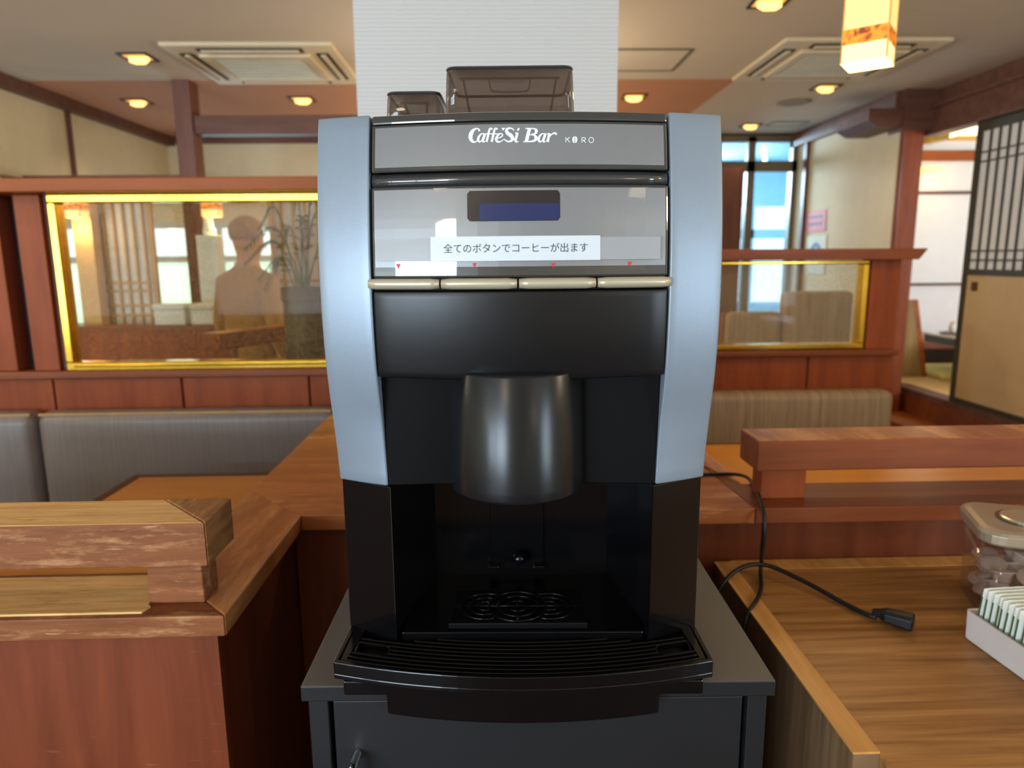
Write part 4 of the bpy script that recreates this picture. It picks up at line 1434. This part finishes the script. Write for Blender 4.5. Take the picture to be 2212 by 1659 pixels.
hopper('bean_hopper', -0.0935, 0.0720, 0.185, 0.35, 0.607, 0.704, True)
hopper('powder_hopper', -0.171, -0.0945, 0.20, 0.35, 0.607, 0.679, False)

# ------------------------------------------------------------------ paper notice on the control cover
pn = thing('paper_notice', 'white paper notice in Japanese on a grey film strip across the coffee machine', 'notice', ML, MA)
q = [hit(813, 515), hit(1427, 562)]
def strip(u0, u1, v0, v1, off, n_=16, curl=0.0, t=0.0004):
    a_, b_ = hit(u0, (v0 + v1) / 2), hit(u1, (v0 + v1) / 2)
    zt_, zb_ = hit((u0 + u1) / 2, v0).z, hit((u0 + u1) / 2, v1).z
    def sf(x, z):
        k = max(0, (x - 0.08) / 0.06)
        return F(x, z) - curl * k * k
    sl = lambda z: 0
    return panel(a_.x, b_.x, zb_, zt_, off, t, n_, 3, sf)
strip(813, 1424, 513, 562, -0.0032, 40, 0.0035).build('film_strip', M['laminate_film'], pn)
strip(931, 1296, 510, 563, -0.0040, 40).build('paper', M['paper'], pn)
vs_, fs = text_mesh('\u5168\u3066\u306e\u30dc\u30bf\u30f3\u3067\u30b3\u30fc\u30d2\u30fc\u304c\u51fa\u307e\u3059', 0.01)
xs = [p[0] for p in vs_]; ys = [p[1] for p in vs_]
qa, qb = hit(959, 537), hit(1269, 537)
kx = (qb.x - qa.x) / (max(xs) - min(xs))
mid = (max(ys) + min(ys)) / 2
tv = []
for x, y, z in vs_:
    X_ = qa.x + (x - min(xs)) * kx
    Z_ = qa.z + (y - mid) * kx * 1.02
    tv.append((X_, F(X_, Z_) - 0.0043, Z_))
MB().add(tv, fs).build('printed_text', M['letter_dark'], pn)

# ------------------------------------------------------------------ cords
CZ = 0.794
pc = thing('power_cord', 'thin black power cord running from behind the machine over the ledge into the gap', 'cord', (0.47, 1.21, ZL))
pts = [(0.10, 1.30, ZL + 0.006), (0.25, 1.37, ZL + 0.005), (0.36, 1.398, ZL + 0.004), (0.43, 1.400, ZL + 0.004), (0.50, 1.40, ZL + 0.004), (0.523, 1.37, ZL + 0.005), (0.512, 1.30, ZL + 0.005), (0.496, 1.23, ZL + 0.006), (0.487, 1.190, ZL - 0.003), (0.485, 1.176, 0.88), (0.484, 1.178, 0.83), (0.480, 1.170, 0.803), (0.462, 1.12, 0.800), (0.438, 1.075, 0.801), (0.412, 1.045, 0.79), (0.402, 1.035, 0.74), (0.40, 1.035, 0.5), (0.40, 1.05, 0.1)]
MB().tube(smooth_pts(pts, 6), 0.0036, 8).build('cable', M['cord'], pc, world=True, smooth=True)
ec = thing('extension_cord', 'black extension cord ending in a socket lying on the oak counter', 'cord', (0.6, 1.0, CZ))
pts = [(0.372, 1.14, 0.55), (0.378, 1.145, 0.70), (0.40, 1.150, 0.782), (0.44, 1.168, 0.812), (0.49, 1.172, 0.816), (0.54, 1.125, 0.806), (0.575, 1.06, 0.800), (0.594, 1.02, 0.800), (0.605, 1.008, 0.801)]
MB().tube(smooth_pts(pts, 6), 0.0040, 8).build('cable', M['cord'], ec, world=True, smooth=True)
sd = Vector((0.0453, -0.0375, 0)).normalized()
nn = Vector((-sd.y, sd.x, 0))
p0 = Vector((0.600, 1.013, 0.8085))
sk = MB()
secs = []
for dist, w, h in ((0.0, 0.005, 0.004), (0.012, 0.008, 0.007), (0.020, 0.013, 0.0095), (0.056, 0.0145, 0.0115), (0.058, 0.0135, 0.0105)):
    cpt = p0 + sd * dist
    secs.append([cpt + nn * (w * a_) + Vector((0, 0, h * b_)) for a_, b_ in ((-1, -0.6), (-0.6, -1), (0.6, -1), (1, -0.6), (1, 0.6), (0.6, 1), (-0.6, 1), (-1, 0.6))])
vs_ = [p for s_ in secs for p in s_]
fs = [(i * 8 + k, i * 8 + (k + 1) % 8, (i + 1) * 8 + (k + 1) % 8, (i + 1) * 8 + k) for i in range(4) for k in range(8)] + [tuple(range(8))[::-1], tuple(32 + k for k in range(8))]
sk.add(vs_, fs).build('socket', M['cord'], ec, world=True, bevel=0.001)

# ------------------------------------------------------------------ oak counter on the right
ct = thing('counter', 'oak laminate serving counter at the lower right with pale edging', 'counter', (1.2, 0.9, 0))
MB().box(0.448, 2.4, 0.40, 1.2, CZ - 0.03, CZ).build('counter_top', M['oak'], ct, world=True)
ep = MB().box(0.4155, 0.4475, 0.714, 1.235, CZ - 0.0015, CZ + 0.0015).build('edge_strip', M['oak_edge'], ct, world=True)
MB().box(0.448, 2.4, 1.2, 1.24, CZ - 0.02, CZ + 0.001).build('back_strip', M['oak_edge'], ct, world=True)
MB().box(0.4165, 0.4475, 0.715, 1.235, 0.0, CZ - 0.002).build('end_panel', M['laminate'], ct, world=True)
MB().box(0.448, 2.4, 0.55, 1.2, 0.0, CZ - 0.031).build('body', M['laminate'], ct, world=True)

# canister of wrapped creamers
cn = thing('canister', 'clear square canister with champagne lid on the oak counter', 'canister', (0.862, 1.050, CZ), R(-20))
cn.scale = (1.05, 1.05, 0.92)
def rsq(s_, z, r=0.030):
    pts = []
    for (sx, sy, a0) in ((1, 1, 0), (-1, 1, 90), (-1, -1, 180), (1, -1, 270)):
        for k in range(6):
            t = R(a0 + 90 * k / 5)
            pts.append((sx * (s_ - r) + r * math.cos(t), sy * (s_ - r) + r * math.sin(t), z))
    return pts
def loft(secs, cap=(True, True)):
    n_ = len(secs[0])
    vs_ = [p for s_ in secs for p in s_]
    fs = [(i * n_ + k, i * n_ + (k + 1) % n_, (i + 1) * n_ + (k + 1) % n_, (i + 1) * n_ + k) for i in range(len(secs) - 1) for k in range(n_)]
    if cap[0]: fs.append(tuple(range(n_))[::-1])
    if cap[1]: fs.append(tuple((len(secs) - 1) * n_ + k for k in range(n_)))
    return MB().add(vs_, fs)
bd = loft([rsq(0.064, 0.001), rsq(0.066, 0.004), rsq(0.069, 0.135)], (True, False)).build('body', M['clear_tub'], cn, smooth=True)
sol = bd.modifiers.new('wall', 'SOLIDIFY'); sol.thickness = 0.002
loft([rsq(0.067, 0.130), rsq(0.067, 0.138)]).build('seal', M['smoked'], cn)
lid = loft([rsq(0.074, 0.1380), rsq(0.076, 0.1420), rsq(0.076, 0.1560), rsq(0.072, 0.1610), rsq(0.064, 0.1630)]).build('lid', mat('champagne_lid', c(178, 164, 142), 0.32, 0.5), cn, bevel=0.001)
MB().lathe([(0.040, 0.1630), (0.040, 0.1645), (0.036, 0.1645), (0.035, 0.1638)], 0, 0, 0, 32).build('button_ring', M['dark_gloss'], lid)
MB().lathe([(0.034, 0.1630), (0.034, 0.1665), (0.031, 0.1680), (0.0, 0.1680)], 0, 0, 0, 32).build('push_button', mat('champagne_button', c(190, 176, 150), 0.3, 0.5), lid)
lbm = MB().box(-0.022, 0.044, -0.0772, -0.076, 0.1425, 0.1565)
lbl = lbm.build('label', M['paper'], lid)
mk = MB()
for k, sh in enumerate((((0, .004, .003, .0), (0, 0, .004, .005), (0.001, .005, .004, .004)), ((.0005, 0, .003, .005),), ((0, 0, .003, .004), (0, .004, .004, .001), (0, .002, .004, .002)), ((0, 0, .004, 0), (0, 0, .004, .005), (.001, .005, .004, .005)))):
    for x0_, z0_, x1_, z1_ in sh:
        bx_ = -0.016 + k * 0.0085
        mk.tube([(bx_ + x0_, -0.0775, 0.1470 + z0_), (bx_ + x1_, -0.0775, 0.1470 + z1_)], 0.0004, 5)
mk.build('label_print', M['letter_dark'], lbl)
wrap = mat('wrapped_creamer', c(206, 188, 182), 0.4, coat=0.3, var=0.1, vscale=40)
wrap2 = mat('creamer_foil', c(222, 206, 190), 0.35, var=0.1, vscale=40)
proto = None
spots = []
random.seed(11)
for lay in range(4):
    for i in range(3):
        for j in range(3):
            spots.append((-0.036 + 0.036 * i + random.uniform(-.003, .003), -0.036 + 0.036 * j + random.uniform(-.003, .003), 0.007 + lay * 0.022 + random.uniform(0, 0.004)))
random.shuffle(spots)
spots = sorted(spots, key=lambda p: p[2])[:31]
for k, (x, y, z) in enumerate(spots):
    w_ = Matrix.Translation(cn.location) @ Matrix.Rotation(R(-20), 4, 'Z') @ Vector((x, y, z))
    if proto is None:
        proto = thing('creamer_cup', 'small wrapped creamer cup among those heaped inside the clear canister', 'creamer', w_, 0, 'creamers in the canister')
        MB().lathe([(0.010, 0.0), (0.013, 0.004), (0.016, 0.017), (0.0185, 0.0185)], 0, 0, 0, 12).build('cup', wrap, proto, smooth=True)
        MB().lathe([(0.0195, 0.0185), (0.0195, 0.0195), (0.012, 0.0205), (0.0, 0.0205)], 0, 0, 0, 12).build('foil_lid', wrap2, proto)
        o_ = proto
    else:
        o_ = copy_tree(proto)
        o_.location = w_
    o_.rotation_euler = (random.uniform(-0.5, 0.5), random.uniform(-0.5, 0.5), random.uniform(0, 6))

# white box of sugar sachets
d0, d1 = Vector((0.7137, 0.9428, 0)), Vector((0.7192, 0.8433, 0))
SX = thing('sachet_box', 'white plastic box of upright sugar sachets on the oak counter', 'box', (0.778, 0.855, CZ), R(4))
w, d, h = 0.062, 0.105, 0.047
def rrc(sx_, sy_, z, r=0.006):
    pts = []
    for (ax, ay, a0) in ((1, 1, 0), (-1, 1, 90), (-1, -1, 180), (1, -1, 270)):
        for k in range(5):
            t = R(a0 + 90 * k / 4)
            pts.append((ax * (sx_ - r) + r * math.cos(t), ay * (sy_ - r) + r * math.sin(t), z))
    return pts
loft([rrc(w - 0.003, d - 0.003, 0.001), rrc(w - 0.001, d - 0.001, 0.004), rrc(w, d, h), rrc(w - 0.003, d - 0.003, h), rrc(w - 0.004, d - 0.004, 0.006)], (True, True)).build('tub', mat('white_tub_plastic', c(214, 206, 202), 0.5), SX, smooth=False)
sp_ = None
M_SX = Matrix.Translation(SX.location) @ Matrix.Rotation(R(4), 4, 'Z')
sach = mat('sachet_paper', c(226, 230, 222), 0.6, var=0.03)
for k in range(20):
    y = d - 0.014 - k * 0.0096
    lean = R(random.uniform(4.2, 5.2))
    loc = M_SX @ Vector((random.uniform(-0.002, 0.002), y, 0.007))
    if sp_ is None:
        sp_ = thing('sugar_sachet', 'white sugar sachet with green edge stripe standing in the row in the white box', 'sachet', loc, R(4), 'sachets in the white box')
        v_ = MB()
        n_ = 10
        vs_, fs = [], []
        for j, (z, t) in enumerate(((0.0, 0.0008), (0.02, 0.0032), (0.055, 0.0036), (0.076, 0.0012), (0.083, 0.0004))):
            for sgn in (-1, 1):
                for i in range(n_ + 1):
                    x = -0.053 + 0.106 * i / n_
                    vs_.append((x, sgn * t * (1 - 0.75 * abs(2 * i / n_ - 1) ** 3), z + (0.0010 * (i % 2) if j == 4 else 0)))
        row = 2 * (n_ + 1)
        for j in range(4):
            for s_ in (0, 1):
                for i in range(n_):
                    a_ = j * row + s_ * (n_ + 1) + i
                    f4 = (a_, a_ + 1, a_ + 1 + row, a_ + row)
                    fs.append(f4 if s_ == 0 else f4[::-1])
            fs.append((j * row, j * row + row, j * row + row + n_ + 1, j * row + n_ + 1))
            fs.append((j * row + n_, j * row + 2 * n_ + 1, j * row + row + 2 * n_ + 1, j * row + row + n_))
        fs.append(tuple(range(n_ + 1)) + tuple(range(2 * n_ + 1, n_, -1)))
        tp = 4 * row
        fs.append(tuple(tp + i for i in range(n_ + 1))[::-1] + tuple(tp + i for i in range(n_ + 1, 2 * n_ + 2)))
        v_.add(vs_, fs).build('packet', sach, sp_, smooth=False)
        BX(-0.0536, -0.0528, -0.0011, 0.0011, 0.038, 0.070).build('green_stripe', mat('green_print', c(74, 104, 62), 0.6), sp_)
        o_ = sp_
    else:
        o_ = copy_tree(sp_)
        o_.location = loc
    o_.rotation_euler = (lean, 0, R(4) + R(random.uniform(-0.4, 0.4)))

# ------------------------------------------------------------------ dining area seen through the left glass
YW = YB
wf = thing('far_window', 'wide frosted window with blue-white daylight behind the left glass pane', 'window', (-3.4, YW + 0.05, 0.7))
fw = mat('white_window_frame', c(200, 210, 216), 0.5)
o = MB().box(-6.6, -1.55, YW + 0.02, YW + 0.08, 0.70, 0.76).box(-6.6, -1.55, YW + 0.02, YW + 0.08, 1.36, 1.42).box(-6.6, -1.55, YW + 0.02, YW + 0.08, 1.69, 1.75)
for x in (-6.6, -5.0, -3.55, -2.75, -1.60):
    o.box(x, x + 0.05, YW + 0.02, YW + 0.08, 0.76, 1.69)
o.build('frame', fw, wf, world=True)


def frosted():
    m, n, l, p = new_mat('frosted_pane')
    n.remove(p)
    tr = n.new('ShaderNodeBsdfTranslucent'); tr.inputs['Color'].default_value = c(196, 210, 200)
    df = n.new('ShaderNodeBsdfTransparent'); df.inputs['Color'].default_value = (0.50, 0.60, 0.56, 1)
    mx = n.new('ShaderNodeMixShader'); mx.inputs['Fac'].default_value = 0.35
    l.new(tr.outputs[0], mx.inputs[1]); l.new(df.outputs[0], mx.inputs[2])
    l.new(mx.outputs[0], n['Material Output'].inputs['Surface'])
    return m


M['frosted'] = frosted()
BX(-6.6, -1.6, YW + 0.045, YW + 0.05, 0.76, 1.36).build('frosted_pane', M['frosted'], wf, world=True)
BX(-6.6, -1.6, YW + 0.045, YW + 0.05, 1.42, 1.69).build('clear_pane', M['clear_glass'], wf, world=True)
# wall strip under the hanging left wall and rear bench backs
tanp = mat('tan_post_paint', c(196, 168, 120), 0.7, var=0.03)
y0 = 4.30
tag(BX(-2.495, -2.385, y0, y0 + 0.09, 0, 1.79).build('post', tanp), 'tan square post behind the left glass pane beside the lattice screen', 'post')


def lattice(x0, x1, y, z0, z1, n_, label, paper=False):
    t = thing('lattice_screen', label, 'screen', ((x0 + x1) / 2, y, 0))
    f_ = MB().box(x0, x0 + 0.03, y, y + 0.03, z0, z1).box(x1 - 0.03, x1, y, y + 0.03, z0, z1).box(x0, x1, y, y + 0.03, z1 - 0.04, z1)
    f_.box(x0, x1, y, y + 0.03, 0.0, z0)
    f_.build('frame', M['lat'], t, world=True)
    l_ = MB()
    for k in range(1, n_):
        x = x0 + (x1 - x0) * k / n_
        l_.box(x - 0.007, x + 0.007, y + 0.005, y + 0.02, z0, z1 - 0.04)
    for z in (z0 + 0.06, z0 + 0.12, z1 - 0.55, z1 - 0.60):
        l_.box(x0, x1, y + 0.006, y + 0.019, z - 0.008, z + 0.008)
    l_.build('bars', M['lat'], t, world=True)
    if paper:
        BX(x0, x1, y + 0.021, y + 0.024, z0, z1 - 0.04).build('paper', mat('grey_shoji_paper', c(196, 200, 206), 0.9), t, world=True)


M['lat'] = mat('tan_lattice_wood', c(166, 134, 84), 0.6)
lattice(-2.43, -2.075, 4.40, 0.98, 1.79, 6, 'tan lattice screen beside the tan post behind the left glass pane', True)
lattice(-1.40, -0.95, 4.50, 0.98, 1.79, 6, 'tan lattice screen behind the potted palm beyond the left glass pane', True)
b = thing('booth_bench', 'long brown wooden bench back behind the left glass pane', 'bench', (-2.2, 4.1, 0))
BX(-3.3, -1.05, 4.02, 4.10, 0, 0.985).build('back_panel', M['wood_red'], b, world=True)
BX(-3.3, -1.05, 4.00, 4.12, 0.985, 1.01).build('cap', M['wood_red_h'], b, world=True)
BX(-3.3, -1.05, 4.10, 4.28, 0.0, 0.42).build('seat', M['vinyl_grey'], b, world=True)
whc = mat('white_lacquer_box', c(214, 232, 240), 0.45)
for k, (u0, u1, lb_) in enumerate(((338, 406, 'white lidded box on the brown bench back, left one of two'), (417, 466, 'white lidded box on the brown bench back, right one of two'))):
    a_, b_ = P(u0, 672, Y=4.05), P(u1, 672, Y=4.05)
    t = thing('storage_box', lb_, 'box', ((a_.x + b_.x) / 2, 4.06, 1.0105), 0, 'boxes on the bench back')
    hw = (b_.x - a_.x) / 2
    BX(-hw, hw, -0.05, 0.05, 0, 0.085).build('body', whc, t, bevel=0.008)
    BX(-hw - 0.004, hw + 0.004, -0.055, 0.055, 0.085, 0.12).build('lid', whc, t, bevel=0.01)
t = MB().lathe([(0.03, 0), (0.036, 0.03), (0.030, 0.07), (0.026, 0.13), (0.03, 0.16), (0.022, 0.16), (0.02, 0.02)], 0, 0, 0, 16).build('vase', mat('white_vase', c(220, 236, 240), 0.4), smooth=True, origin=(0, 0, 0))
p_ = P(452, 508, Y=4.44)
st = MB().box(p_.x - 0.06, p_.x + 0.06, 4.38, 4.50, 0.0, p_.z - 0.002).build('pedestal', mat('pale_blue_white_unit', c(206, 226, 236), 0.5), bevel=0.004)
tag(st, 'slim pale pedestal under the white vase behind the left glass pane', 'pedestal')
t.location = (p_.x, p_.y, p_.z)
tag(t, 'white vase on the slim pedestal behind the left glass pane', 'vase')
t.scale = (1, 1, max(0.3, (P(456, 468, Y=4.42).z - p_.z - 0.002) / 0.16))
q1, q2 = P(193, 470, Y=4.22), P(456, 468, Y=4.42)
t = paper_lamp('post_lamp', -2.43, 4.235, q1.z, 0.10, 0.145, 0, 'orange banded paper lamp fixed to the tan post behind the left glass pane', 3, 0)
BX(-0.02, 0.02, 0.05, 0.066, 0.05, 0.10).build('bracket', M['brass'], t)
t = paper_lamp('table_lamp', q2.x, 4.44, q2.z, 0.10, 0.145, R(8), 'orange banded paper lamp standing on the white vase behind the left glass pane', 3, 0)
# slanting rail and table edge in front of the bench
t = thing('handrail', 'tan-topped wooden handrail running at a slant behind the left glass pane', 'handrail', (-1.2, 3.1, 0))
a_, b_ = P(455, 722, Y=2.95), P(668, 690, Y=3.45)
dv = Vector((b_.x - a_.x, b_.y - a_.y, 0)).normalized(); nv = Vector((-dv.y, dv.x, 0)) * 0.05
o = MB()
pts = [a_ + nv, a_ - nv, b_ - nv, b_ + nv]
o.prism([(p.x, p.y) for p in pts], 1.00, 1.07, mi=[0, 1, 0, 0, 0, 0])
o.build('top_rail', [M['wood_red_h'], M['table_tan']], t, world=True)
for k in (0.12, 0.85):
    p = a_.lerp(b_, k)
    BX(p.x - 0.04, p.x + 0.04, p.y - 0.035, p.y + 0.035, 0.90, 1.0).build('post', M['wood_red'], t, world=True)
o = MB().prism([(p.x, p.y) for p in pts], 0.0, 0.90, mi=[0, 1, 0, 0, 0, 0])
o.build('low_wall', [M['wood_red'], M['table_tan']], t, world=True)

# potted palm
pp = thing('potted_palm', 'potted palm in a dark planter behind the left glass pane', 'plant', (-0.93, 2.98, 0))
p_ = P(655, 620, Y=2.98)
pp.location.x = p_.x
zr = p_.z
MB().lathe([(0.065, 0), (0.07, 0.01), (0.088, zr - 0.06), (0.094, zr - 0.05), (0.094, zr), (0.084, zr), (0.08, zr - 0.04), (0.0, zr - 0.04)], 0, 0, 0, 28).build('planter', mat('dark_slate_planter', c(66, 70, 70), 0.6), pp, smooth=False)
lm = mat('palm_leaf_green', c(36, 78, 40), 0.5, var=0.2)
random.seed(5)
ends = [(-0.24, -0.02, 0.10), (-0.26, 0.02, 0.16), (-0.22, 0.05, 0.03), (-0.14, -0.04, 0.24), (-0.04, 0.0, 0.30), (0.08, 0.03, 0.28), (0.16, -0.02, 0.22), (0.22, 0.02, 0.12), (-0.16, 0.05, -0.02), (0.05, -0.06, 0.2), (-0.10, 0.02, 0.16)]
for k, e in enumerate(ends):
    r0 = Vector((random.uniform(-.02, .02), random.uniform(-.02, .02), zr - 0.04))
    e = Vector(e)
    mid_ = r0 + Vector((e.x * 0.45, e.y * 0.45, abs(e.z) * 0.9 + 0.14))
    tip = Vector((r0.x + e.x, r0.y + e.y, zr + e.z))
    st_ = smooth_pts([r0, mid_, tip], 8)
    fr_ = MB().tube(st_, [0.004 * (1 - 0.8 * i / (len(st_) - 1)) + 0.0006 for i in range(len(st_))], 6)
    for i in range(4, len(st_) - 1):
        d_ = (st_[i + 1] - st_[i]).normalized()
        side = d_.cross(Vector((0, 0, 1))).normalized()
        for sg in (-1, 1):
            L_ = 0.075 * (1 - 0.6 * i / len(st_))
            a0_ = st_[i]
            b0_ = a0_ + (side * sg * 0.6 + d_ * 0.7 - Vector((0, 0, 0.45))) * L_
            m0 = (a0_ + b0_) / 2 + Vector((0, 0, 0.008))
            wv = d_ * 0.006
            fr_.add([a0_, m0 - wv, b0_, m0 + wv], [(0, 1, 2, 3)])
    fr_.build('frond', lm, pp)

# ------------------------------------------------------------------ person standing behind the glass
def person():
    base = P(540, 700, Y=3.72)
    t = thing('person', 'person in tan clothes standing with bowed head behind the left glass pane', 'person', (base.x, 3.72, 0.0), R(-28))
    V, E_, Rd = [], [], []
    def v(p, r, par=None):
        V.append(p); Rd.append(r)
        if par is not None: E_.append((par, len(V) - 1))
        return len(V) - 1
    pel = v((0, 0, 0.86), (0.155, 0.11))
    wai = v((0, 0.005, 1.00), (0.145, 0.105), pel)
    che = v((0, 0.0, 1.16), (0.165, 0.115), wai)
    shc = v((0, 0.0, 1.27), (0.13, 0.09), che)
    nk = v((0, 0.010, 1.345), (0.048, 0.050), shc)
    j1 = v((0, 0.024, 1.395), (0.056, 0.066), nk)
    h1 = v((0, 0.030, 1.44), (0.072, 0.086), j1)
    h2 = v((0, 0.028, 1.50), (0.080, 0.094), h1)
    h3 = v((0, 0.020, 1.55), (0.072, 0.082), h2)
    h4 = v((0, 0.016, 1.575), (0.040, 0.046), h3)
    for sg in (-1, 1):
        s1 = v((sg * 0.145, 0, 1.255), (0.062, 0.062), shc)
        e1 = v((sg * 0.20, -0.01, 1.02), (0.048, 0.048), s1)
        w1 = v((sg * 0.205, 0.075, 0.80), (0.030, 0.027), e1)
        p1 = v((sg * 0.200, 0.09, 0.745), (0.036, 0.016), w1)
        p2 = v((sg * 0.197, 0.098, 0.70), (0.038, 0.014), p1)
        for k, (dx, L_) in enumerate(((-0.027, 0.062), (-0.009, 0.072), (0.009, 0.068), (0.026, 0.052))):
            f1 = v((sg * 0.197 + dx * 0.3, 0.100 + dx, 0.675), (0.0088, 0.0088), p2)
            f2 = v((sg * 0.192 + dx * 0.2, 0.104 + dx, 0.675 - L_ * 0.55), (0.0082, 0.0082), f1)
            v((sg * 0.182, 0.104 + dx, 0.675 - L_), (0.0068, 0.0068), f2)
        t1 = v((sg * 0.186, 0.125, 0.725), (0.011, 0.011), p1)
        v((sg * 0.176, 0.140, 0.690), (0.0085, 0.0085), t1)
        hp = v((sg * 0.088, 0, 0.80), (0.088, 0.092), pel)
        kn = v((sg * 0.095, 0.01, 0.45), (0.058, 0.06), hp)
        an = v((sg * 0.098, -0.015, 0.09), (0.040, 0.042), kn)
        ft = v((sg * 0.105, 0.06, 0.045), (0.042, 0.036), an)
        v((sg * 0.112, 0.15, 0.03), (0.036, 0.022), ft)
    me = bpy.data.meshes.new('body')
    me.from_pydata(V, E_, [])
    o_ = bpy.data.objects.new('body', me)
    COL.objects.link(o_)
    o_.parent = t
    skn = o_.modifiers.new('skin', 'SKIN')
    skn.use_smooth_shade = True
    if not me.skin_vertices:
        raise RuntimeError('no skin layer')
    for i, sv in enumerate(me.skin_vertices[0].data):
        sv.radius = Rd[i]
        sv.use_root = (i == 0)
    sb = o_.modifiers.new('smooth', 'SUBSURF')
    sb.levels = sb.render_levels = 2
    m, n, l, p = new_mat('tan_clothes_and_skin')
    tc = n.new('ShaderNodeTexCoord')
    sx = n.new('ShaderNodeSeparateXYZ')
    l.new(tc.outputs['Object'], sx.inputs[0])
    rp = n.new('ShaderNodeValToRGB')
    rp.color_ramp.interpolation = 'CONSTANT'
    e = rp.color_ramp.elements
    e[0].position = 0.0; e[0].color = c(112, 88, 66)
    e[1].position = 0.045; e[1].color = c(170, 138, 76)
    x_ = e.new(0.838); x_.color = c(198, 158, 108)
    mr = n.new('ShaderNodeMapRange')
    mr.inputs['From Max'].default_value = 1.6
    l.new(sx.outputs['Z'], mr.inputs['Value'])
    l.new(mr.outputs['Result'], rp.inputs['Fac'])
    l.new(rp.outputs['Color'], p.inputs['Base Color'])
    p.inputs['Roughness'].default_value = 0.8
    me.materials.append(m)
    # hair, eyes, nose, ears
    hair = MB()
    vs_, fs = [], []
    ns, nr = 20, 8
    for i in range(nr + 1):
        ph = (math.pi * 0.58) * i / nr
        for k in range(ns):
            th = 2 * math.pi * k / ns
            front = max(0.0, math.sin(th))
            cut = 1.0 - 0.38 * front * (i / nr)
            ph2 = ph * cut
            tap = 1.0 - 0.16 * max(0.0, (i / nr - 0.6) / 0.4)
            vs_.append((0.0835 * tap * math.sin(ph2) * math.cos(th), 0.022 + 0.098 * tap * math.sin(ph2) * math.sin(th), 1.500 + 0.094 * math.cos(ph2)))
    for i in range(nr):
        for k in range(ns):
            fs.append((i * ns + k, i * ns + (k + 1) % ns, (i + 1) * ns + (k + 1) % ns, (i + 1) * ns + k))
    ho = hair.add(vs_, fs).build('hair', mat('light_brown_hair', c(160, 128, 74), 0.7, var=0.15, vscale=30), t, smooth=True)
    sol_ = ho.modifiers.new('wall', 'SOLIDIFY'); sol_.thickness = 0.006
    skin = mat('skin_tone', c(206, 168, 124), 0.6)
    nb = MB().prism([(-0.011, 1.462), (0.011, 1.462), (0.004, 1.502), (-0.004, 1.502)], 0.108, 0.132, 'y')
    nb.build('nose', skin, t, bevel=0.005, bseg=3)
    for sg in (-1, 1):
        MB().lathe([(0.004, -0.006), (0.009, 0), (0.004, 0.006)], sg * 0.031, 0.110, 1.503, 10).build('eye', M['letter_dark'], t, smooth=True)
        MB().tube([(sg * 0.080, 0.02, 1.52), (sg * 0.090, 0.012, 1.50), (sg * 0.082, 0.02, 1.47)], [0.008, 0.012, 0.007], 8).build('ear', skin, t, smooth=True)
    MB().tube([(-0.022, 0.112, 1.442), (0, 0.117, 1.44), (0.022, 0.112, 1.442)], 0.004, 6).build('mouth', mat('lip_tone', c(170, 112, 92), 0.6), t, smooth=True)
    MB().lathe([(0.062, 1.315), (0.07, 1.33), (0.064, 1.36), (0.056, 1.36)], 0, 0.012, 0, 20).build('collar', mat('tan_collar', c(188, 156, 110), 0.8), t, smooth=True)
    return t


person()
